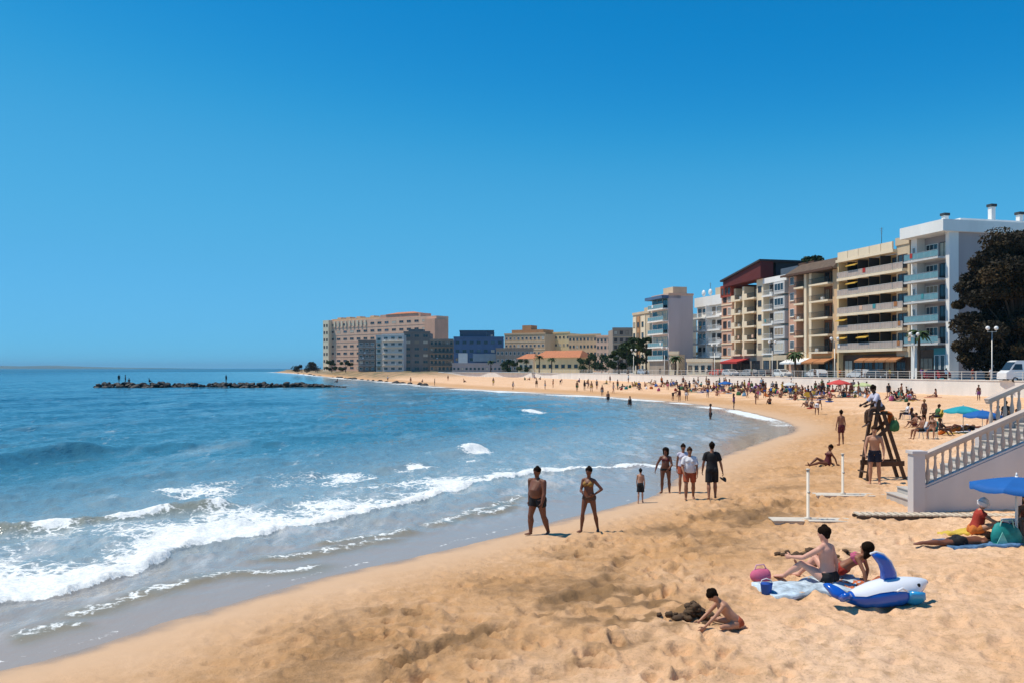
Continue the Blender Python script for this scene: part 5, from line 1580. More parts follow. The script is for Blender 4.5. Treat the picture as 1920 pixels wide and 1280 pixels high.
def person(label, loc, heading, meshes, mats_, scale=1.0, group=None, name='person'):
    """meshes: part name -> mesh; mats_: part name -> material (set per object)."""
    t = empty(name, loc, math.atan2(-heading[0], heading[1])); t.scale = (scale,)*3
    tag(t, label, 'person', group)
    for nm, me in meshes.items():
        while len(me.materials) < (3 if nm == 'body' else 1): me.materials.append(None)
        o = bpy.data.objects.new(nm, me); link(o, t)
        lst = [mats_[nm], EYE, LIP] if nm == 'body' else [mats_[nm]]
        for i, m in enumerate(lst):
            o.material_slots[i].link = 'OBJECT'; o.material_slots[i].material = m
    return t

C_ = dict(navy=cloth('navy', (.012, .016, .035)), black=cloth('black', (.010, .010, .012)), white=cloth('white', (.72, .70, .72)), lilac=cloth('lilac', (.55, .52, .62)), red=cloth('red', (.36, .035, .02)), brick=cloth('brick', (.36, .075, .03)), orange=cloth('orange', (.60, .17, .03)), pinkc=cloth('pink', (.58, .12, .22)),
          blue=cloth('blue', (.02, .10, .36)), teal=cloth('teal', (.01, .22, .20)), green=cloth('green', (.04, .14, .05)), yellow=cloth('yellow', (.60, .42, .06)), ochre=cloth('ochre', (.32, .17, .04)), grey=cloth('grey', (.20, .20, .21)), brown=cloth('brown', (.10, .05, .03)), maroon=cloth('maroon', (.10, .015, .02)), purple=cloth('purple', (.16, .05, .22)), skyb=cloth('sky_blue', (.25, .45, .62)))

def near_person(label, u, vfoot, vhead, heading, pose, build, clothes, hair, tone, haircol=HAIRD, hgt=None, dz=0.0, loc=None, scale=None):
    """clothes: list of (part, kwargs, material)."""
    ms, J, zm = figure_meshes(pose, build, [(c[0], c[1]) for c in clothes], hair)
    p = loc or G(u, vfoot)
    sc_ = scale or (vfoot-vhead)/FP*p[1]/hgt
    mt = {'body': skin(tone), 'hair': haircol, 'hat': C_['white']}
    for c in clothes: mt[c[0]] = c[2]
    return person(label, (p[0], p[1], p[2]+dz), heading, ms, mt, sc_), p, sc_, J, zm

# ------------------------------------------------------------------ walkers at the water's edge
near_person('stout bare-chested man in dark shorts walking along the water edge, leftmost walker', 1008, 1002, 874, (-.85, -.85), mod(WALK, ra=((.22, -.2, -1), (.03, .1, -1)), la=((-.22, .2, -1), (-.02, .4, -1)), rl=((.09, .26, -1), (.0, -.02, -1), (.35, 1, .08)), ll=((-.10, -.14, -1), (-.02, -.42, -1), (-.15, 1, -.2))), 'stout', [('shorts', dict(leg=.42, flare=.0), C_['black'])], 'short', 'dark', hgt=1.74)
near_person('woman in an ochre bikini with one hand on her hip beside the stout man', 1104, 997, 874, (-.5, -1), mod(STAND, la=((-.75, -.12, -.8), (.72, .35, -.55), (.6, .5, -.5)), ra=((.16, .25, -1), (-.45, .8, .05)), rl=((.1, .24, -1), (.1, -.02, -1), (.3, 1, .05)), ll=((-.14, -.14, -1), (-.08, -.3, -1), (-.3, 1, -.15))), 'woman', [('bikini_top', {}, C_['ochre']), ('bikini_bottom', {}, C_['brown'])], 'bun', 'dark', hgt=1.75)
near_person('small boy in long black shorts standing where the film of water ends', 1201, 942, 878, (.25, 1), mod(WALK, rl=((.03, .2, -1), (.02, -.05, -1), (.1, 1, .1)), ll=((-.04, -.1, -1), (-.02, -.3, -1), (-.1, 1, -.2))), 'child', [('shorts', dict(leg=.85, flare=.1), C_['black'])], 'short', 'mid', hgt=1.74)
near_person('woman with big dark hair and maroon bikini, leftmost of the walking group', 1248, 923, 838, (-.4, -1), mod(STAND, ra=((.5, .1, -.9), (.2, .35, -.9)), la=((-.3, .2, -1), (.3, .7, -.5))), 'stoutw', [('bikini_top', {}, C_['maroon']), ('bikini_bottom', {}, C_['black'])], 'big', 'dark', hgt=1.77)
near_person('dark-haired person in a pale vest half hidden behind the woman in white shirt', 1281, 923, 830, (-.2, -1), WALK, 'woman', [('shirt', dict(bottom=.05, sleeve=.2), C_['lilac']), ('shorts', dict(leg=.55), C_['brick'])], 'bun', 'tan', hgt=1.76)
near_person('woman in a white shirt and brick red shorts in the walking group', 1293, 936, 838, (-.15, -1), mod(WALK, ra=((.26, .2, -1), (-.2, .7, -.7))), 'stoutw', [('shirt', dict(bottom=.0, sleeve=.75), C_['white']), ('shorts', dict(leg=.75), C_['brick'])], 'short', 'tan', HAIRB, hgt=1.74)
mp_, pm_, scm, Jm, zmm = near_person('man in black T-shirt and black shorts, rightmost of the walking group', 1335, 936, 829, (.15, 1), mod(WALK, ra=((.3, -.05, -1), (.22, .12, -1)), la=((-.26, .1, -1), (-.1, .3, -1))), 'man', [('shirt', dict(bottom=-.02, sleeve=.7), C_['black']), ('shorts', dict(leg=.9, flare=.08), C_['black'])], 'short', 'tan', hgt=1.74)
# the sandals he carries hang from his fingers
hand = mp_.matrix_basis @ (Jm['rwr']+Jm['rha']*.13-Vector((0, 0, zmm)))
sd_ = empty('flip_flops', (hand.x, hand.y, hand.z-.12), .4); tag(sd_, 'pair of dark sandals hanging from the hand of the man in black', 'sandals')
for k, (dx, rz_) in enumerate(((-.03, .3), (.05, -.25))):
    m_ = MB(); n = 10; pr = [(.045*math.cos(6.28*i/n)*(1.1 if math.sin(6.28*i/n) > 0 else .85), .13*math.sin(6.28*i/n)) for i in range(n)]
    m_.add([(x, y, -.01) for x, y in pr]+[(x, y, .012) for x, y in pr], [tuple(reversed(range(n))), tuple(range(n, 2*n))]+[(i, (i+1) % n, n+(i+1) % n, n+i) for i in range(n)])
    so = m_.build('sole', C_['brown'], sd_, (dx, 0, 0)); so.rotation_euler = (.5, .2, rz_)
    m_ = MB(); m_.tube([(-.04, -.02, .01), (-.015, .03, .045), (0, .07, .012), (.015, .03, .045), (.04, -.02, .01)], [.008]*5, 6); m_.build('strap', C_['black'], so)

# ------------------------------------------------------------------ around the lifeguard chair
near_person('person sitting on the sand with legs stretched left, before the lifeguard chair', 1550, 873, 833, (-1, -.1), mod(SITB, spine=(0, -.3, 1)), 'woman', [('swimsuit', {}, C_['maroon'])], 'short', 'dark', scale=.92)
near_person('boy in dark trunks standing left of the lifeguard chair', 1577, 834, 769, (-.1, 1), STAND, 'child', [('shorts', dict(leg=.7), C_['maroon'])], 'short', 'tan', hgt=1.74)
near_person('bare-chested man in navy trunks standing under the lifeguard chair', 1640, 906, 798, (-.5, -.9), mod(STAND, spine=(0, .16, 1), ra=((.25, .3, -1), (-.1, .5, -.8))), 'man', [('shorts', dict(leg=.6), C_['navy'])], 'short', 'mid', HAIRB, hgt=1.72)

# lifeguard chair
lg = G(1655, 897)
TW = empty('lifeguard_chair', lg); tag(TW, 'tall dark wooden A-frame lifeguard chair on the sand', 'lifeguard chair')
WOODD = mat('dark_stained_wood', (.075, .038, .020), .7, .3, 4, .006, 25, streak=4)
kx = lg[1]/FP
def tw(u, v, dy=0): return ((u-1655)*kx, dy, (CH-(v-HV)*kx)-lg[2])
seat_z = tw(1645, 775)[2]
for dy in (-.24, .24):
    for (ua, va, ub, vb) in ((1618, 899, 1643, 748), (1694, 899, 1650, 770)):
        a = tw(ua, va, dy*1.25); c = tw(ub, vb, dy)
        m_ = MB(); m_.bar((a[0], a[1], -.25), c, .10, .10, up=(0, 1, 0)); m_.build('leg', WOODD, TW)
for dy in (-.30, .30):
    m_ = MB(); a = tw(1620, 868, dy); c = tw(1688, 866, dy); m_.bar(a, c, .05, .17, up=(0, 0, 1)); m_.build('cross_beam', WOODD, TW)
    m_ = MB(); a = tw(1630, 826, dy); c = tw(1668, 790, dy); m_.bar(a, c, .05, .12); m_.build('brace', WOODD, TW)
for k in range(3):
    f_ = (k+.6)/5.4
    a = tw(1618+25*f_, 899-151*f_); m_ = MB(); m_.bar((a[0]-.08, -.28, a[2]), (a[0]-.08, .28, a[2]), .09, .045); m_.build('rung', WOODD, TW)
m_ = MB(); a = tw(1650, 772)
for k in range(4): m_.bar((a[0]-.28+k*.15, -.34, seat_z), (a[0]-.28+k*.15, .34, seat_z), .13, .035)
m_.build('seat', WOODD, TW)
near_person('lifeguard in a lilac shirt and dark trousers sitting on the lifeguard chair, leaning left', 1650, 0, 0, (-1, -.1), mod(CHAIRP, spine=(0, .38, 1), hu=(0, .3, 1), ra=((.2, .5, -.8), (-.15, .8, -.35)), la=((-.2, .5, -.8), (.15, .8, -.35)), rl=((.16, .9, -.35), (.03, .0, -1), (.1, 1, -.4)), ll=((-.16, 1, -.2), (-.03, .1, -1), (-.1, 1, -.4))), 'man',
            [('shirt', dict(sleeve=.9), C_['lilac']), ('trousers', {}, C_['brown'])], 'short', 'deep', loc=(lg[0]+a[0]-.02, lg[1], lg[2]+seat_z-.47), scale=.98)
def cloth_drape(name, label, cat, pts, width, m, loc, rz=0.0, thick=.02, seed=1, wav=.03):
    """A hanging or lying cloth: a ribbon of given width along pts, with folds and real thickness."""
    rr = random.Random(seed); n = 12; mb_ = MB(); rows = []
    pts = [Vector(p) for p in pts]
    for i, p in enumerate(pts):
        t_ = (pts[min(i+1, len(pts)-1)]-pts[max(i-1, 0)]).normalized(); sd = Vector((0, 1, 0)); nn = t_.cross(sd).normalized()
        rows.append([p+sd*(width*(k/n-.5))+nn*(wav*math.sin(k*1.9+i*.8+seed)+rr.uniform(-.3, .3)*wav) for k in range(n+1)])
    v_ = [q for r in rows for q in r]; w = n+1; L = len(v_)
    nv = [q+Vector((0, 0, thick)) for q in v_]
    f_ = []
    for i in range(len(pts)-1):
        for k in range(n):
            a_ = i*w+k; f_.append((a_, a_+1, a_+w+1, a_+w)); f_.append((L+a_+w, L+a_+w+1, L+a_+1, L+a_))
    for i in range(len(pts)-1):
        f_.append((i*w, (i+1)*w, L+(i+1)*w, L+i*w)); a_ = i*w+n; f_.append((a_+w, a_, L+a_, L+a_+w))
    for k in range(n):
        f_.append((k+1, k, L+k, L+k+1)); a_ = (len(pts)-1)*w+k; f_.append((a_, a_+1, L+a_+1, L+a_))
    mb_.add(v_+nv, f_, 0, True)
    o = mb_.build(name, m, None, loc, rz)
    return tag(o, label, cat)
bx_ = lg[0]+a[0]+.36
cloth_drape('orange_towel', 'bright orange towel hanging from the seat of the lifeguard chair', 'towel', [(-.16, 0, .03), (-.04, 0, .05), (.05, 0, .0), (.10, 0, -.12), (.13, 0, -.28), (.12, 0, -.42)], .5, C_['orange'], (bx_-.10, lg[1], lg[2]+seat_z+.02), 0, .015, 3)
bgm = MB(); bgm.tube([(0, 0, -.15), (0, 0, -.05), (.01, 0, .06), (0, 0, .13)], [(.17, .09), (.18, .10), (.15, .07), (.11, .04)], 14, hint=(0, 1, 0)); bgm.tube([(-.1, 0, .1), (-.06, 0, .24), (.06, 0, .24), (.1, 0, .1)], [.014]*4, 6)
tag(bgm.build('green_bag', C_['green'], None, (bx_+.0, lg[1]-.30, lg[2]+seat_z-.36)), 'dark green bag hanging below the orange towel on the lifeguard chair', 'bag')

# ------------------------------------------------------------------ near family with the inflatable
near_person('bare-backed man in black trunks sitting with bent knees beside the blue inflatable', 1553, 1099, 996, (-.62, .78), mod(SITK, spine=(0, .02, 1), bend=(0, .05, 0), la=((-.3, .75, -.5), (.1, .95, -.12)), ra=((.35, -.12, -1), (.1, .1, -1), (.3, .3, -.3)), rl=((.2, .8, .58), (-.05, .38, -.92), (.1, 1, -.1)), ll=((-.22, .86, .46), (.02, .5, -.86), (-.1, 1, -.1)), hu=(0, .1, 1)), 'man', [('briefs', dict(top=.09), C_['black'])], 'short', 'pink', hgt=.90)
fp = G(1590, 1092)
near_person('dark-haired woman in a pink top reclining low beside the bare-backed man', 1580, 1088, 1038, (-.75, .66), mod(SITB, spine=(0, -.85, .62), ra=((.3, -.2, -.9), (.2, .2, -1), (.3, .8, -.2)), hu=(0, -.3, 1)), 'woman', [('bikini_top', {}, C_['pinkc']), ('bikini_bottom', {}, C_['red'])], 'big', 'tan', scale=.84)
near_person('child with dark hair kneeling and digging in the sand with both hands', 1380, 1172, 1097, (-1, -.12), DIG, 'child', [('briefs', {}, C_['brick'])], 'short', 'mid', scale=.76)
def ground_sheet(name, label, cat, u, v, w, l, rz, m, seed, th=.02):
    """Towel lying on the sand, following it, with rumpled edges."""
    cx, cyy, cz = G(u, v); rr = random.Random(seed); n = 14; k_ = 10; mb_ = MB(); v_ = []
    for i in range(n+1):
        for j in range(k_+1):
            a_ = (i/n-.5)*l; c2 = (j/k_-.5)*w
            x = cx+a_*math.cos(rz)-c2*math.sin(rz); y = cyy+a_*math.sin(rz)+c2*math.cos(rz)
            z = max(sand_top(x+dx_, y+dy_) for dx_, dy_ in ((0, 0), (.07, .05), (-.07, .05), (0, -.08)))+.018+.014*math.sin(i*1.3+seed)*math.cos(j*1.1+seed)+rr.uniform(0, .014)
            v_.append((x-cx, y-cyy, z-cz))
    L = len(v_); w_ = k_+1
    low = [(x, y, z-th-.05) for x, y, z in v_]
    f_ = [(i*w_+j, (i+1)*w_+j, (i+1)*w_+j+1, i*w_+j+1) for i in range(n) for j in range(k_)]
    rim = [i*w_ for i in range(n+1)]+[n*w_+j for j in range(1, k_+1)]+[i*w_+k_ for i in range(n-1, -1, -1)]+[j for j in range(k_-1, 0, -1)]
    f_ += [(rim[i], L+rim[i], L+rim[(i+1) % len(rim)], rim[(i+1) % len(rim)]) for i in range(len(rim))]
    mb_.add(v_+low, f_, 0, True)
    return tag(mb_.build(name, m, None, (cx, cyy, cz)), label, cat)
ground_sheet('beach_towel', 'pale blue towel under the bare-backed man', 'towel', 1530, 1102, .95, 1.9, R(8), mat('towel_pale_blue', (.50, .60, .68), .9, .5, 5, .01, 60), 4)
ground_sheet('beach_towel', 'red and orange towel heaped between the reclining woman and the inflatable', 'towel', 1622, 1096, .7, .85, R(5), mat('towel_red', (.62, .16, .06), .9, .55, 7, .01, 60), 6)
def bucket(label, u, v, r, h, m, name='bucket'):
    p = G(u, v); t = empty(name, p); tag(t, label, 'bucket')
    mb_ = MB(); mb_.tube([(0, 0, 0), (0, 0, h*.95), (0, 0, h), (0, 0, h-.004), (0, 0, .03)], [r*.78, r, r*1.06, r*.94, r*.7], 16, caps='flat'); mb_.build('pail', m, t)
    mb_ = MB(); mb_.tube([(-r, 0, h), (-r*.75, 0, h+r*.55), (0, 0, h+r*.8), (r*.75, 0, h+r*.55), (r, 0, h)], [.008]*5, 6); mb_.build('handle', WHITEP, t)
    return t
bucket('blue toy bucket on the sand below the pink bag', 1437, 1113, .10, .18, cloth('bucket_blue', (.02, .09, .42)))
p = G(1426, 1092); pk = empty('beach_bag', p); tag(pk, 'bright pink beach bag beside the blue toy bucket', 'bag')
m_ = MB(); m_.ball((0, 0, .11), (.19, .13, .13), 14, 9); m_.ball((.09, .02, .13), (.10, .10, .11), 12, 8); m_.build('sack', C_['pinkc'], pk)
m_ = MB(); m_.tube([(-.12, 0, .18), (-.07, .01, .30), (.06, .01, .31), (.12, 0, .2)], [.012]*4, 6); m_.build('handle', mat('cloth_pale_pink', (.66, .34, .44), .8), pk)
# dug-out clods of wet sand
WETS = mat('wet_sand_clod', (.115, .066, .034), .9, .35, 6, .02, 18)
def clods(label, u, v, n, spread, size, seed):
    p = G(u, v); rr = random.Random(seed); t = empty('sand_heap', p); tag(t, label, 'sand heap')
    for i in range(n):
        bm = bmesh.new(); bmesh.ops.create_icosphere(bm, subdivisions=2, radius=1)
        for q in bm.verts: q.co *= 1+.28*math.sin(q.co.x*5+i)*math.cos(q.co.y*4+i*2)+rr.uniform(-.10, .10)
        me = bpy.data.meshes.new('clod'); bm.to_mesh(me); bm.free(); me.polygons.foreach_set('use_smooth', [True]*len(me.polygons)); me.materials.append(WETS)
        o = link(bpy.data.objects.new('clod', me), t); x = rr.gauss(0, .5)*spread; y = rr.gauss(0, .35)*spread*.6; s_ = size*rr.uniform(.5, 1.25)
        o.location = (x, y, sand_top(p[0]+x, p[1]+y)-p[2]+s_*.25); o.scale = (s_*1.3, s_, s_*.75); o.rotation_euler = (0, 0, rr.random()*6)
    return t
hp = clods('heap of dark wet sand dug up before the kneeling child', 1296, 1160, 70, .40, .058, 3)
for i, o in enumerate(hp.children):                      # heaped towards two peaks
    x, y = o.location.x, o.location.y
    hgt = .20*math.exp(-((x-.03)/.13)**2-((y-.02)/.14)**2)+.15*math.exp(-((x+.26)/.12)**2-(y/.15)**2)
    o.location.z += hgt*random.Random(60+i).uniform(.55, 1.0)
for i in range(12):
    o = hp.children[i]; a_ = i*2.4; o.location = (.03+.07*math.cos(a_), .02+.07*math.sin(a_), .04+.017*i)
clods('low ridge of dug-up dark sand behind the bare-backed man', 1505, 1042, 20, .42, .055, 5)
clods('small scatter of dark sand clods right of the man with bare back', 1588, 1040, 9, .22, .05, 8)

# inflatable whale
ip = G(1656, 1134); wh = empty('inflatable_whale', (ip[0], ip[1], ip[2]-.03), R(12)); wh.scale = (1.08, 1.1, 1.08); tag(wh, 'blue and white inflatable whale with a tall dorsal fin lying on the sand', 'inflatable toy')
VB = mat('blue_vinyl', (.010, .10, .50), .22, .10, 2, spec=.6); VW = mat('white_vinyl', (.78, .80, .84), .25, .06, 2, spec=.6); VL = mat('light_blue_vinyl', (.03, .30, .62), .22, .10, 2, spec=.6)
LW = 1.42
st = [(-.62, .045, .05, .17), (-.52, .10, .09, .17), (-.38, .16, .145, .17), (-.2, .215, .18, .19), (0, .24, .20, .21), (.2, .235, .20, .22), (.36, .205, .18, .24), (.5, .15, .14, .27), (.62, .085, .085, .31), (.70, .035, .035, .335)]
m_ = MB(); m_.tube([(x, 0, z) for x, a_, b_, z in st], [(a_, b_) for x, a_, b_, z in st], 20, hint=(0, 0, 1))
bo = m_.build('body', VB, wh)
m_ = MB()                                               # white upper side: a cap fitted 6 mm outside the body
n = 14; v_ = []
for x, a_, b_, z in st[1:]:
    lo = -.42+.10*math.sin(x*14) if x < .15 else -.42+2.6*(x-.15)
    lo = min(lo, .75)
    for k in range(n+1):
        an = -lo+(math.pi+2*lo)*k/n
        v_.append((x, (a_+.007)*math.cos(an), z+(b_+.007)*math.sin(an)))
f_ = [(i*(n+1)+k, (i+1)*(n+1)+k, (i+1)*(n+1)+k+1, i*(n+1)+k+1) for i in range(len(st)-2) for k in range(n)]
m_.add(v_, f_, 0, True); m_.build('white_panel', VW, wh)
def fin(name, outline, th, m, trim=None):
    """Puffy flat fin from an outline in its own xz plane."""
    n = len(outline); c = Vector((sum(p[0] for p in outline)/n, 0, sum(p[1] for p in outline)/n)); mb_ = MB(); v_ = []
    for y, s_ in ((0, 1.0), (-th*.8, .86), (-th, .5), (th*.8, .86), (th, .5)):
        for p in outline: v_.append((c.x+(p[0]-c.x)*s_, y, c.z+(p[1]-c.z)*s_))
    f_ = []
    for a_, b_ in ((0, 1), (1, 2), (3, 0), (4, 3)):
        for i in range(n): f_.append((a_*n+i, a_*n+(i+1) % n, b_*n+(i+1) % n, b_*n+i))
    f_.append(tuple(2*n+i for i in range(n))); f_.append(tuple(4*n+(n-1-i) for i in range(n)))
    mb_.add(v_, f_, 0, True); o = mb_.build(name, m, wh)
    if trim:
        mt = MB(); pts = [(p[0]*1.0, 0, p[1]) for p in outline[trim[0]:trim[1]]]; mt.tube(pts, [.018]*len(pts), 8); mt.build('trim', VW, o)
    return o
fin('dorsal_fin', [(.22, .36), (.20, .50), (.12, .66), (0, .77), (-.12, .81), (-.2, .79), (-.14, .72), (-.06, .62), (-.02, .5), (-.02, .36)], .055, VB, (0, 6))
fd_ = fin('dorsal_fin', [(.33, .36), (.31, .48), (.24, .60), (.15, .67), (.09, .68), (.15, .58), (.17, .47), (.16, .36)], .04, VL); fd_.location = (0, .16, 0)
o = fin('flipper', [(.0, .02), (.22, .0), (.26, -.1), (.2, -.2), (.08, -.24), (-.02, -.18)], .045, VL); o.location = (.26, -.24, .26); o.rotation_euler = (R(32), 0, R(-10))
o = fin('flipper', [(.0, .02), (.22, .0), (.26, -.1), (.2, -.2), (.08, -.24), (-.02, -.18)], .045, VL); o.location = (.26, .24, .26); o.rotation_euler = (R(-32), 0, R(10))
o = fin('tail_fluke', [(.06, .05), (-.04, .17), (-.16, .25), (-.24, .25), (-.2, .14), (-.18, .04), (-.06, -.04)], .05, VB); o.location = (-.60, -.02, .17); o.rotation_euler = (R(62), 0, R(8))
o = fin('tail_fluke', [(.06, .05), (-.04, .17), (-.16, .25), (-.24, .25), (-.2, .14), (-.18, .04), (-.06, -.04)], .05, VB); o.location = (-.60, .02, .17); o.rotation_euler = (R(-52), 0, R(-8))
for sd in (-1, 1):
    m_ = MB(); m_.ball((.47, sd*.15, .335), (.03, .012, .03), 10, 7); m_.build('eye', C_['black'], wh)
m_ = MB(); m_.tube([(.05, -.245, .30), (.12, -.262, .34), (.2, -.245, .30)], [.016]*3, 8); m_.build('handle', VW, wh)

# ------------------------------------------------------------------ stairs with balustrade on the right
sb = G(1712, 962); ys = sb[1]; x0s = sb[0]; z0s = sb[2]
ST = empty('beach_stairs', (x0s, ys, z0s)); tag(ST, 'white rendered beach stairs with a balustrade rising to the promenade on the right', 'stairs')
WALLP = mat('white_stair_render', (.60, .555, .54), .85, .10, .7, .006, 18, streak=3)
BALP = mat('balustrade_stone', (.55, .45, .38), .8, .14, 2.5, .006, 25)
STEP = mat('stair_stone', (.50, .45, .40), .85, .12, 2, .006, 25)
SL = .43; RUN = 14.9-x0s; WID = 2.6
zr0 = (CH-(914-HV)/FP*ys)-z0s                           # top of the solid flank beside the first post
def flank(y0, y1, xs_=0.0):
    m_ = MB(); pr = [(xs_, -.6), (RUN, -.6), (RUN, zr0+SL*(RUN-.32)), (xs_+.32, zr0+SL*xs_), (xs_, zr0+SL*xs_)]
    n = len(pr); m_.add([(x, y, z) for y in (y0, y1) for x, z in pr], [tuple(reversed(range(n, 2*n))), tuple(range(n))][::-1]+[(i, (i+1) % n, n+(i+1) % n, n+i) for i in range(n)][::1])
    bm = bmesh.new(); me = m_.mesh('flank_wall'); bm.from_mesh(me); bmesh.ops.recalc_face_normals(bm, faces=bm.faces); bm.to_mesh(me); bm.free()
    me.materials.append(WALLP); return link(bpy.data.objects.new('flank_wall', me), ST)
flank(0, .24)
fb = flank(WID, WID+.24, 3.15)
ns = 13
for i in range(ns):
    z1 = (i+1)*(PZ-z0s)/ns; xx = .45+i*(RUN-.45)/ns
    m_ = MB(); m_.box(xx, RUN+.003*i, .243, WID-.003, z1-(PZ-z0s)/ns+.002 if i else -.4, z1); m_.box(xx-.03, xx+.30, .26, WID-.02, z1+.002, z1+.03); m_.build('step', STEP, ST)
# newel post
m_ = MB(); ph = (CH-(846-HV)/FP*ys)-z0s
m_.box(-.01, .30, -.04, .28, -.5, ph-.06); m_.box(-.05, .34, -.08, .32, ph-.057, ph+.02); m_.build('newel_post', WALLP, ST)
BAL = [(0, .055), (.05, .06), (.08, .04), (.16, .048), (.30, .068), (.42, .062), (.60, .038), (.78, .030), (.86, .042), (.92, .034), (.96, .055), (1, .055)]
def bal_mesh(h, sx):
    m_ = MB(); m_.tube([(0, 0, t*h) for t, r in BAL], [r*.9 for t, r in BAL], 10, caps='flat'); me = m_.mesh('baluster')
    for v in me.vertices: v.co.z += SL*v.co.x*(1 if v.co.z > h*.9 or v.co.z < h*.1 else 0)
    me.materials.append(BALP); return me
hb_ = .70; bme = bal_mesh(hb_, 0)
def balustrade(y, xa, xb):
    nb_ = int((xb-xa)/.195)
    for i in range(nb_):
        x = xa+(i+.5)*(xb-xa)/nb_; o = link(bpy.data.objects.new('baluster', bme), ST); o.location = (x, y, zr0+SL*(x-.32)+.035)
    def rail(dz, w, h, nm):
        m_ = MB(); m_.bar((xa-.02, y, zr0+SL*(xa-.34)+dz), (xb, y, zr0+SL*(xb-.32)+dz), w, h); m_.build(nm, BALP if nm != 'bottom_rail' else WALLP, ST)
    rail(.035, .2, .05, 'bottom_rail'); rail(hb_+.075, .15, .08, 'rail'); rail(hb_+.145, .26, .075, 'handrail')
balustrade(.12, .34, RUN)
balustrade(WID+.12, 3.45, RUN)

# shower plinths and duckboard on the sand
def plinth(label, ua, va, ub, vb, h, d_):
    a = G(ua, va); c = G(ub, vb); L = math.hypot(c[0]-a[0], c[1]-a[1]); ang = math.atan2(c[1]-a[1], c[0]-a[0])
    t = empty('foot_shower', a, ang); tag(t, label, 'foot shower')
    m_ = MB(); m_.box(0, L, 0, d_, -.2, h*.7); m_.box(-.03, L+.03, -.03, d_+.03, h*.7+.002, h); m_.build('plinth', mat('plinth_concrete', (.62, .54, .44), .85, .15, 2, .006, 20), t)
    return t, L
WPOST = mat('white_post', (.66, .58, .48), .5, .08, 3)
def post_on(t, x, y, h0, h, side):
    m_ = MB(); m_.tube([(x, y, h0), (x, y, h0+.05), (x, y, h0+.06), (x, y, h0+h)], [.09, .09, .038, .038], 10, caps='flat'); m_.build('post', WPOST, t)
    m_ = MB(); m_.tube([(x, y, h0+h), (x, y, h0+h+.03)], [.06, .045], 10, caps='flat'); m_.build('cap', WPOST, t)
    m_ = MB(); m_.tube([(x, y-.04, h0+h*.55), (x, y-.10, h0+h*.55)], [.03, .035], 8, caps='flat'); m_.build('tap', GALV, t)
t, L = plinth('white shower post on a concrete plinth right below the lifeguard chair', 1534, 932, 1664, 928, .11, .55)
post_on(t, L*.40, .3, .1, 1.22, -1)
t, L = plinth('white shower post on the long pale plinth nearest the dark-haired sitting family', 1452, 981, 1610, 977, .09, .5)
post_on(t, L*.44, .3, .08, 1.25, -1)
db = G(1612, 975); de = G(1900, 968)
L = math.hypot(de[0]-db[0], de[1]-db[1]); dk = empty('duckboard', db, math.atan2(de[1]-db[1], de[0]-db[0])); tag(dk, 'bleached wooden duckboard lying along the foot of the stairs', 'duckboard')
PLK = mat('bleached_plank', (.62, .52, .40), .85, .25, 5, .006, 30)
m_ = MB(); m_.box(0, .11, 0, .46, 0, .035); pmesh2 = m_.mesh('plank'); pmesh2.materials.append(PLK)
k = 0; x = 0.0
while x < L+1.2:
    o = link(bpy.data.objects.new('plank', pmesh2), dk); o.location = (x, rng.uniform(-.015, .015), .075+rng.uniform(0, .008)); o.rotation_euler = (0, 0, rng.uniform(-.03, .03)); x += .165
for y in (.06, .38):
    m_ = MB(); m_.box(-.05, L+1.3, y-.03, y+.03, -.05, .073); m_.build('bearer', mat('dark_bearer', (.10, .07, .05), .9), dk)

# ------------------------------------------------------------------ parasols
def parasol(label, foot, h, r, cols, tilt=(0, 0), pole_r=.022, panels=8, sag=.30, group=None, droop=.10):
    t = empty('parasol', foot); tag(t, label, 'parasol', group)
    m_ = MB(); m_.tube([(0, 0, -.2), (tilt[0]*.5, tilt[1]*.5, h*.5), (tilt[0], tilt[1], h+.02)], [pole_r]*3, 8, caps='flat'); m_.build('pole', WHITEP, t)
    for k in range(panels):
        mb_ = MB(); v_ = []; a0 = 2*math.pi*k/panels; a1 = 2*math.pi*(k+1)/panels; n = 6
        for i in range(n+1):
            s_ = i/n; z = h-r*sag*s_**1.35
            for j in range(5):
                an = a0+(a1-a0)*j/4; pinch = 1-.055*math.sin(math.pi*j/4)*s_; dz = -.03*math.sin(math.pi*j/4)*s_
                v_.append((tilt[0]+r*s_*math.cos(an)*pinch-0, tilt[1]+r*s_*math.sin(an)*pinch, z+dz-tilt[0]*.5*s_*math.cos(an)))
        for j in range(5):                                # valance
            q = v_[n*5+j]; v_.append((q[0]*1.0, q[1], q[2]-droop*(1+.25*math.sin(math.pi*j/4))))
        f_ = [(i*5+j, (i+1)*5+j, (i+1)*5+j+1, i*5+j+1) for i in range(n+1) for j in range(4)]
        mb_.add(v_, f_, 0, True); mb_.build('canopy_panel', cols[k % len(cols)], t)
        m2 = MB(); m2.bar((tilt[0], tilt[1], h-.02), (tilt[0]+r*math.cos(a0)*.97, tilt[1]+r*math.sin(a0)*.97, h-r*sag*.97-.015-tilt[0]*.5*math.cos(a0)), .012, .012); m2.build('rib', GALV, t)
    m_ = MB(); m_.tube([(tilt[0], tilt[1], h), (tilt[0], tilt[1], h+.09)], [.03, .012], 8, caps='flat'); m_.build('finial', WHITEP, t)
    return t
PB = mat('parasol_blue', (.006, .105, .36), .75, .10, 3); PT = mat('parasol_teal', (.01, .30, .36), .75, .10, 3); PR = mat('parasol_red', (.60, .06, .05), .75, .1, 3); PG = mat('parasol_pale_green', (.50, .55, .26), .75, .1, 3); PW = mat('parasol_pale', (.62, .60, .56), .75, .1, 3)
pq = G(1906, 1012)
parasol('blue beach parasol in front of the stair wall at the right edge', pq, (CH-(893-HV)/FP*pq[1])-pq[2], .93, [PB], pole_r=.03, sag=.20, droop=.07)
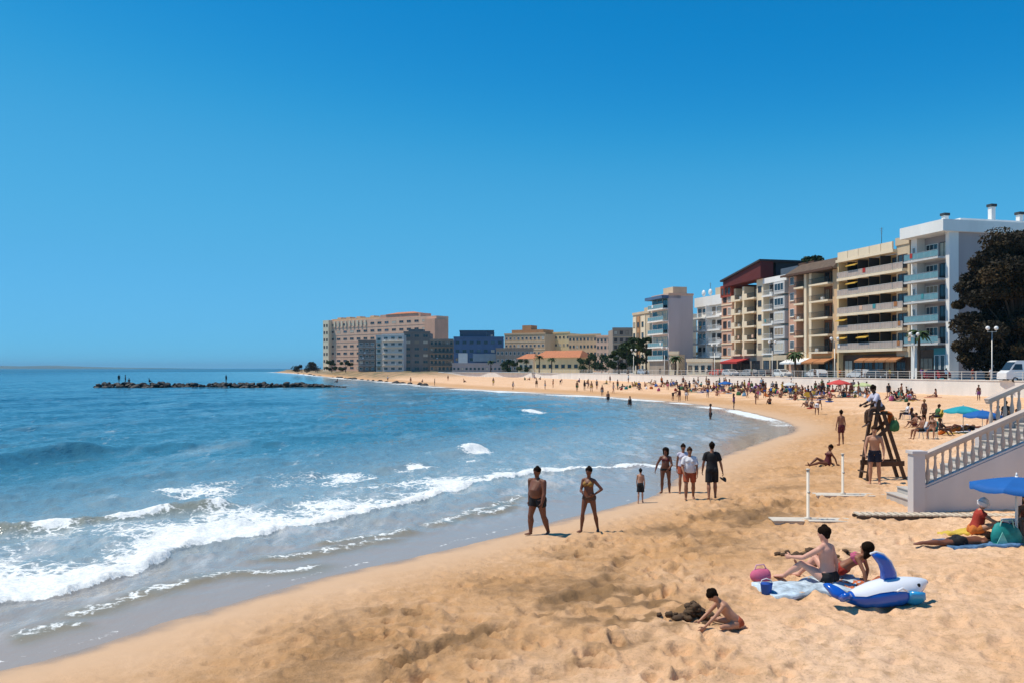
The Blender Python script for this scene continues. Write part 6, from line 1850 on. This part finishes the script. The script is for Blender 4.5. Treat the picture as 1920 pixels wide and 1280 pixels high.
pq2 = G(1806, 812); parasol('teal parasol beyond the stairs, left of the farther blue one', pq2, (CH-(760-HV)/FP*pq2[1])-pq2[2], 1.05, [PT], sag=.26)
pq3 = G(1842, 815); parasol('royal blue parasol beyond the stairs, beside the teal one', pq3, (CH-(768-HV)/FP*pq3[1])-pq3[2], 1.0, [PB], sag=.28)
for u, v, vt, r, c, lb in ((1573, 744, 711, 1.5, PR, 'red parasol in the crowd below the yellow block'), (1618, 742, 716, 1.2, PG, 'pale green parasol in the crowd right of the red one'), (1480, 738, 716, 1.1, PW, 'pale parasol in the crowd below the tan block'), (1360, 733, 714, 1.1, PB, 'blue parasol in the crowd below the white balconied block')):
    q = G(u, v); parasol(lb, q, (CH-(vt-HV)/FP*q[1])-q[2], r, [c], sag=.3)

# ------------------------------------------------------------------ sunbathers below the blue parasol
near_person('woman in a red top and white hat sitting beside the blue parasol', 1828, 1003, 936, (1, -.25), mod(SITK, spine=(0, .28, 1), hu=(0, .35, 1), ra=((.2, .75, -.6), (-.05, .9, -.35)), la=((-.2, .75, -.6), (.1, .9, -.35)), rl=((.2, .9, .4), (.0, .45, -.9), (.1, 1, -.1)), ll=((-.3, .95, .2), (.2, .6, -.7), (0, 1, -.1))), 'stoutw', [('shirt', dict(bottom=.02, sleeve=.35), C_['red']), ('shorts', dict(leg=.4), C_['orange'])], 'hat', 'mid', hgt=.92)
near_person('tanned person lying on the front with legs stretched left, below the woman in red', 1800, 1020, 0, (-1, -.12), LIEF, 'man', [('shorts', dict(leg=.5), C_['black'])], 'short', 'dark', scale=.95, dz=-.03)
ground_sheet('beach_towel', 'dark blue and yellow towel under the tanned person lying down', 'towel', 1832, 1018, .8, 1.5, R(4), mat('towel_mixed', (.10, .22, .40), .9, .7, 4, .01, 60), 9)
ground_sheet('beach_mat', 'small yellow mat behind the woman in red', 'mat', 1796, 1000, .45, .7, R(2), C_['yellow'], 12)
p = G(1886, 1018); tb_ = empty('beach_bag', p); tag(tb_, 'large teal beach bag under the blue parasol', 'bag')
m_ = MB(); m_.box(-.30, .26, -.14, .14, 0, .02); m_.tube([(0, 0, .0), (.01, 0, .16), (-.01, 0, .30), (0, 0, .36)], [(.31, .15), (.33, .16), (.28, .12), (.24, .07)], 14, hint=(0, 1, 0)); m_.build('sack', mat('cloth_bag_teal', (.01, .26, .24), .6, .35, 4, .02, 10), tb_)
m_ = MB(); m_.tube([(-.16, -.05, .33), (-.12, -.06, .50), (.1, -.06, .50), (.14, -.05, .33)], [.014]*4, 6); m_.build('handle', mat('pale_strap', (.30, .55, .48), .7), tb_)
m_ = MB(); m_.add([(-.28, -.17, .02), (-.05, -.18, .02), (-.16, -.165, .26), (-.28, -.155, .02), (-.05, -.16, .02), (-.16, -.145, .26)], [(0, 1, 2), (5, 4, 3), (0, 3, 4, 1), (1, 4, 5, 2), (2, 5, 3, 0)]); m_.build('pocket', mat('pale_teal_cloth', (.20, .58, .50), .7, .2, 6), tb_)
p = G(1897, 1000); cb = empty('cool_box', p, .1); tag(cb, 'small dark red cool box behind the teal beach bag', 'cool box')
m_ = MB(); m_.box(-.16, .16, -.12, .12, 0, .26); m_.build('box', C_['maroon'], cb); m_ = MB(); m_.box(-.17, .17, -.13, .13, .262, .32); m_.build('lid', WHITEP, cb)
m_ = MB(); m_.tube([(-.15, -.14, .25), (-.12, -.17, .36), (.12, -.17, .36), (.15, -.14, .25)], [.012]*4, 6); m_.build('handle', WHITEP, cb)
near_person('person in an orange top sitting in the shade behind the blue parasol pole', 1926, 1000, 0, (-.4, -1), SITK, 'woman', [('swimsuit', {}, C_['brick'])], 'long', 'tan', scale=.95)

# ------------------------------------------------------------------ people further along the beach
# low-detail figures: one mesh set for each pose, shared by every copy
FARSET = {}
def farset(key):
    if key in FARSET: return FARSET[key]
    pose, build, cl, hair = key
    pd = {'standing': STAND, 'walking': WALK, 'sitting': SITK, 'sitting with legs out': SITL, 'leaning back': SITB, 'lying': LIEB, 'bending': BENDP, 'seated': CHAIRP, 'crouching': DIG}[pose]
    ms, J, zm = figure_meshes(pd, build, [(c, {}) for c in cl], hair, near=False)
    FARSET[key] = ms
    return ms
OUTFITS = {'m': ('man', ('shorts',), 'short'), 'w': ('woman', ('swimsuit',), 'long'), 'b': ('woman', ('bikini_top', 'bikini_bottom'), 'bun'), 's': ('man', ('shirt', 'shorts'), 'short')}
colwords = [('black', 'black'), ('navy', 'navy'), ('maroon', 'maroon'), ('brown', 'brown'), ('purple', 'purple'), ('green', 'green'), ('grey', 'grey'), ('red', 'red'), ('blue', 'blue'), ('white', 'white'), ('pinkc', 'pink'), ('teal', 'teal'), ('orange', 'orange'), ('yellow', 'yellow'), ('skyb', 'pale blue')]
garw = {'m': 'trunks', 'w': 'swimsuit', 'b': 'bikini', 's': 'shirt'}
used_labels = {}
rp_ = random.Random(5)
def far_person(u, v, pose, fit, col, place, heading=None, tone=None, scale=None, loc=None, group='beachgoers along the far sand'):
    b_, cl, hair = OUTFITS[fit]
    ms = farset((pose, b_, cl, hair))
    tone = tone or rp_.choice(['dark', 'tan', 'dark', 'tan', 'mid', 'deep'])
    cw = dict(colwords)
    ck = col
    tries = 0
    while True:
        lb = '%s person in %s %s %s' % (pose, cw[ck], garw[fit], place)
        if lb not in used_labels: break
        ck = colwords[(([c for c, _ in colwords].index(ck))+1) % len(colwords)][0]; tries += 1
        if tries > 16: break
    used_labels[lb] = 1
    mt = {'body': skin(tone), 'hair': rp_.choice([HAIRD, HAIRD, HAIRB, HAIRB, HAIRL])}
    for c in cl: mt[c] = C_[ck]
    if fit == 's': mt['shorts'] = C_[rp_.choice(['black', 'navy', 'brown', 'grey'])]
    p = loc or G(u, v)
    hd = heading or (rp_.uniform(-1, 1), rp_.uniform(-1, 1))
    return person(lb[0].lower()+lb[1:], p, hd, ms, mt, scale or rp_.uniform(.92, 1.02), group)

def rnd(lst): return rp_.choice(lst)
def place_of(u):
    for lim, t in ((790, 'on the sand below the dark brown block'), (990, 'on the open far sand'), (1060, 'on the sand below the low yellow house'), (1150, 'on the far sand left of the grove'), (1230, 'on the sand below the green grove'), (1300, 'on the sand below the mauve wall'), (1360, 'in the crowd below the white balconied block'),
                   (1430, 'in the crowd below the red roof'), (1480, 'in the crowd below the grey-white block'), (1540, 'in the crowd below the tan block'), (1630, 'in the crowd below the yellow block'), (1720, 'behind the lifeguard chair'), (1999, 'on the sand before the long seawall')):
        if u < lim: return t
cw_keys = [c for c, _ in colwords]
dark_w = ['black', 'navy', 'maroon', 'black', 'brown', 'green', 'red', 'navy', 'purple', 'pinkc', 'maroon', 'grey', 'orange', 'blue', 'black', 'white', 'white', 'teal', 'skyb', 'yellow']
# single figures read off the photograph: pixel of the feet, pose, outfit
singles = [(925, 722, 'standing', 'm'), (962, 730, 'walking', 'w'), (1006, 726, 'standing', 'b'), (1022, 729, 'standing', 'm'), (1037, 726, 'standing', 'w'), (1051, 721, 'bending', 'm'), (984, 712, 'sitting', 's'), (993, 712, 'sitting', 'm'), (1003, 711, 'seated', 's'), (1013, 711, 'sitting', 'w'),
           (1082, 733, 'standing', 'm'), (1096, 731, 'standing', 'w'), (1103, 728, 'walking', 'm'), (1109, 734, 'standing', 'b'), (1119, 729, 'standing', 's'), (1129, 742, 'standing', 'm'), (1150, 737, 'walking', 'w'), (1158, 730, 'standing', 'm'), (1132, 711, 'sitting', 's'), (1141, 708, 'standing', 's'), (1162, 711, 'standing', 'm'),
           (1186, 713, 'sitting', 'w'), (1198, 723, 'sitting', 's'), (1204, 711, 'standing', 'm'), (1222, 708, 'standing', 's'), (1262, 750, 'bending', 'm'), (1274, 752, 'standing', 'w'), (1287, 750, 'standing', 'm'), (1281, 722, 'standing', 'm'), (1376, 767, 'standing', 'w'), (1417, 757, 'standing', 'b'), (1421, 748, 'standing', 'm'), (1327, 744, 'standing', 'm'), (1344, 741, 'sitting', 'w'),
           (1532, 777, 'bending', 'm'), (1428, 727, 'standing', 's'), (1431, 736, 'walking', 's'), (1529, 735, 'standing', 'm'), (1543, 735, 'standing', 's'), (1513, 762, 'sitting', 'w'), (1522, 764, 'leaning back', 'b'), (1555, 752, 'lying', 'b'), (1443, 757, 'sitting', 'm'), (1610, 744, 'standing', 'b'), (870, 716, 'sitting', 'm'), (840, 713, 'standing', 'w'), (815, 722, 'standing', 'm'), (792, 716, 'sitting', 'm'), (770, 718, 'walking', 'b'), (727, 714, 'standing', 's')]
for u, v, po, fi in singles:
    far_person(u, v, po, fi, rnd(dark_w), place_of(u))
# bathers standing in the shallows
for u, v, fi, lb, dz in ((1140, 752, 'm', 'in the shallows below the far sand', -.3), (1181, 762, 'w', 'in the shallows left of the mauve wall', -.35), (1332, 788, 'm', 'in the shallows nearest the lifeguard chair', -.3)):
    q = P(u, v, 0); far_person(u, v, 'standing', fi, 'black', lb, loc=(q[0], q[1], max(ground_z(q[0], q[1]), -.45)), tone='dark')
# the crowd in front of the seawall
bands = [(1160, 1240, 716, 732, 12), (1240, 1300, 717, 736, 16), (1300, 1350, 719, 736, 22), (1350, 1400, 719, 737, 24), (1400, 1460, 722, 746, 28), (1460, 1520, 725, 751, 32), (1520, 1560, 727, 750, 20), (1560, 1632, 726, 744, 28), (1664, 1712, 728, 752, 18), (1060, 1160, 707, 722, 6)]
for u0, u1, v0, v1, n in bands:
    for k in range(n):
        u = u0+(u1-u0)*(k+rp_.random())/n; s_ = rp_.random(); v = v0+(v1-v0)*s_
        po = rp_.choices(['sitting', 'standing', 'leaning back', 'sitting with legs out', 'lying', 'seated', 'walking', 'crouching'], [30, 22, 12, 10, 7, 12, 4, 3])[0]
        far_person(u, v, po, rnd(['m', 'm', 'w', 'b', 's', 's']), rnd(dark_w), place_of(u))
# people and loungers beyond the stairs
for u, v, po, fi, col, hd in ((1700, 786, 'seated', 's', 'white', (-1, .2)), (1716, 800, 'sitting', 'm', 'maroon', (-1, -.3)), (1712, 790, 'sitting', 'w', 'black', (1, -.2)), (1733, 792, 'standing', 'm', 'brown', (-.3, 1)), (1757, 793, 'seated', 's', 'green', (-1, 0)), (1727, 822, 'seated', 'm', 'black', (-1, -.1)), (1748, 822, 'seated', 'b', 'brown', (-.6, -.8)), (1765, 815, 'sitting', 'm', 'orange', (.5, -1)),
                              (1755, 744, 'sitting with legs out', 'w', 'maroon', (-1, 0)), (1835, 750, 'standing', 'm', 'brown', (0, 1)), (1802, 806, 'lying', 'b', 'white', (-1, .2)), (1824, 809, 'lying', 'm', 'black', (-1, .1)), (1786, 812, 'lying', 'w', 'orange', (-1, 0)), (1867, 800, 'seated', 'm', 'navy', (-1, 0)), (1886, 806, 'standing', 's', 'black', (0, 1)), (1905, 812, 'seated', 'w', 'navy', (-.7, -.7))):
    dz = 0; q = G(u, v)
    if po == 'seated': pass
    far_person(u, v, po, fi, col, 'beyond the stair balustrade', heading=hd, loc=(q[0], q[1], q[2]+dz), group='sunbathers beyond the stairs')
# anglers on the breakwater
for u, v, po, fi, col, lb in ((223, 714, 'standing', 's', 'black', 'at the left end of the breakwater'), (235, 713, 'standing', 'm', 'navy', 'near the left end of the breakwater'), (242, 714, 'sitting', 's', 'grey', 'on top of the breakwater left end'), (280, 714, 'sitting', 'm', 'black', 'alone on the breakwater left of its middle'), (424, 714, 'standing', 's', 'navy', 'alone at the middle of the breakwater'), (632, 717, 'sitting', 's', 'maroon', 'at the right end of the breakwater')):
    q = PY(u, v, 187); far_person(u, v, po, fi, col, lb, loc=(q[0], q[1], min(1.15, q[2])), group='people on the breakwater', tone='deep')
# strollers on the promenade
for k in range(16):
    u = 1180+k*45+rp_.uniform(-15, 15); q = street_pt(u, 82.6)
    far_person(u, 0, rnd(['standing', 'walking']), 's', rnd(dark_w), 'on the promenade behind the railing', loc=(q[0], q[1], PZ+.003), group='strollers on the promenade')

# folding chairs under the seated people beyond the stairs, towels in the crowd
CHM = mat('chair_frame', (.60, .60, .60), .4, .05, 3, metal=.6)
def chair_mesh_parts():
    a = MB(); a.box(-.24, .24, -.22, .24, .40, .43)
    b2 = MB(); b2.add([(-.24, -.22, .43), (.24, -.22, .43), (.24, -.40, .95), (-.24, -.40, .95), (-.24, -.25, .43), (.24, -.25, .43), (.24, -.43, .95), (-.24, -.43, .95)], [(0, 1, 2, 3), (7, 6, 5, 4), (3, 2, 6, 7), (0, 3, 7, 4), (2, 1, 5, 6)])
    lg_ = MB(); lg_.bar((0, .22, .40), (0, .28, -.05), .03, .03)
    return a.mesh('seat'), b2.mesh('backrest'), lg_.mesh('leg')
cs, cbk, cl_ = chair_mesh_parts()
for m_ in (cs, cbk): m_.materials.append(None)
cl_.materials.append(CHM)
def chair_at(p, hd, label, col, sc_=1.0, group='folding beach chairs'):
    t = empty('beach_chair', p, math.atan2(-hd[0], hd[1])); tag(t, label, 'chair', group); t.scale = (sc_,)*3
    for nm, me in (('seat', cs), ('backrest', cbk)):
        o = link(bpy.data.objects.new(nm, me), t); o.material_slots[0].link = 'OBJECT'; o.material_slots[0].material = col
    for sx, fy in ((-.23, 0), (.23, 0), (-.23, 1), (.23, 1)):
        o = link(bpy.data.objects.new('leg', cl_), t); o.location = (sx, 0, 0)
        if fy: o.rotation_euler = (0, 0, math.pi); o.location = (sx, .0, 0)
seen = {}
for o in [q for q in COL.objects if q.get('category') == 'person' and q['label'].startswith('seated')]:
    col = rp_.choice(['blue', 'green', 'white', 'red', 'teal', 'yellow', 'grey'])
    hd = (-math.sin(o.rotation_euler.z), math.cos(o.rotation_euler.z))
    lb = 'folding beach chair under the '+' '.join(o['label'].split())
    w = lb.split()
    lb = ' '.join(w[:16])
    p = Vector(o.location)-Vector((hd[0], hd[1], 0))*.0
    chair_at((p.x, p.y, p.z), hd, lb, C_[col], o.scale[0])
    o.location.z += .02
TOW = ['red', 'blue', 'white', 'yellow', 'teal', 'pinkc', 'orange', 'skyb', 'green']
tn = {'red': 'red', 'blue': 'blue', 'white': 'white', 'yellow': 'yellow', 'teal': 'teal', 'pinkc': 'pink', 'orange': 'orange', 'skyb': 'pale blue', 'green': 'green'}
k = 0; tl = set()
for o in [q for q in COL.objects if q.get('category') == 'person' and (q['label'].startswith('lying') or q['label'].startswith('sitting with') or q['label'].startswith('leaning'))]:
    c = TOW[k % len(TOW)]; k += 1
    hd = Vector((-math.sin(o.rotation_euler.z), math.cos(o.rotation_euler.z), 0))
    L = 1.75; sh = -.1 if o['label'].startswith('lying') else .35
    mb_ = MB(); cen = Vector(o.location)+hd*sh; sd = Vector((hd.y, -hd.x, 0)); v_ = []
    for i in range(7):
        for j in range(4):
            q = cen+hd*(L*(i/6-.5))+sd*(.8*(j/3-.5)); v_.append((q.x-cen.x, q.y-cen.y, ground_z(q.x, q.y)+.028+rp_.uniform(0, .015)-cen.z))
    n = len(v_); v_ += [(x, y, z-.07) for x, y, z in v_]
    rim = [0, 4, 8, 12, 16, 20, 24, 25, 26, 27, 23, 19, 15, 11, 7, 3, 2, 1]
    mb_.add(v_, [(i*4+j, i*4+j+1, (i+1)*4+j+1, (i+1)*4+j) for i in range(6) for j in range(3)]+[(rim[i], rim[(i+1) % 18], n+rim[(i+1) % 18], n+rim[i]) for i in range(18)])
    lb = ' '.join(('%s towel under the %s' % (tn[c], o['label'])).split()[:16])
    tag(mb_.build('beach_towel', C_[c], None, cen), lb, 'towel', 'towels in the crowd')
    o.location.z += .03

# bags and cool boxes lying about the crowd
bgm2 = MB(); bgm2.tube([(0, 0, .02), (.01, 0, .14), (-.01, .01, .26), (0, 0, .34)], [(.25, .12), (.27, .14), (.23, .10), (.18, .05)], 10, hint=(0, 1, 0)); bgs = bgm2.mesh('sack'); bgs.materials.append(None)
bh2 = MB(); bh2.tube([(-.15, 0, .3), (-.1, 0, .46), (.1, 0, .46), (.15, 0, .3)], [.018]*4, 5); bhs = bh2.mesh('handle'); bhs.materials.append(WHITEP)
ub = set()
for k in range(60):
    u = 1165+k*9.0+rp_.uniform(-4, 4); v = 720+(u-1165)*.035+rp_.uniform(0, 14); c = TOW[(k*4+k//9) % len(TOW)]
    if 1635 < u < 1665: continue
    lb = '%s beach bag on the sand %s' % (tn[c], place_of(u).replace('on the sand ', ''))
    if lb in ub: continue
    ub.add(lb); p = G(u, v); t = empty('beach_bag', p, rp_.random()*6); t.scale = (rp_.uniform(.9, 1.5),)*3; tag(t, lb, 'bag', 'bags in the crowd')
    o = link(bpy.data.objects.new('sack', bgs), t); o.material_slots[0].link = 'OBJECT'; o.material_slots[0].material = C_[c]
    link(bpy.data.objects.new('handle', bhs), t)

bpy.data.scenes.remove(WORK)
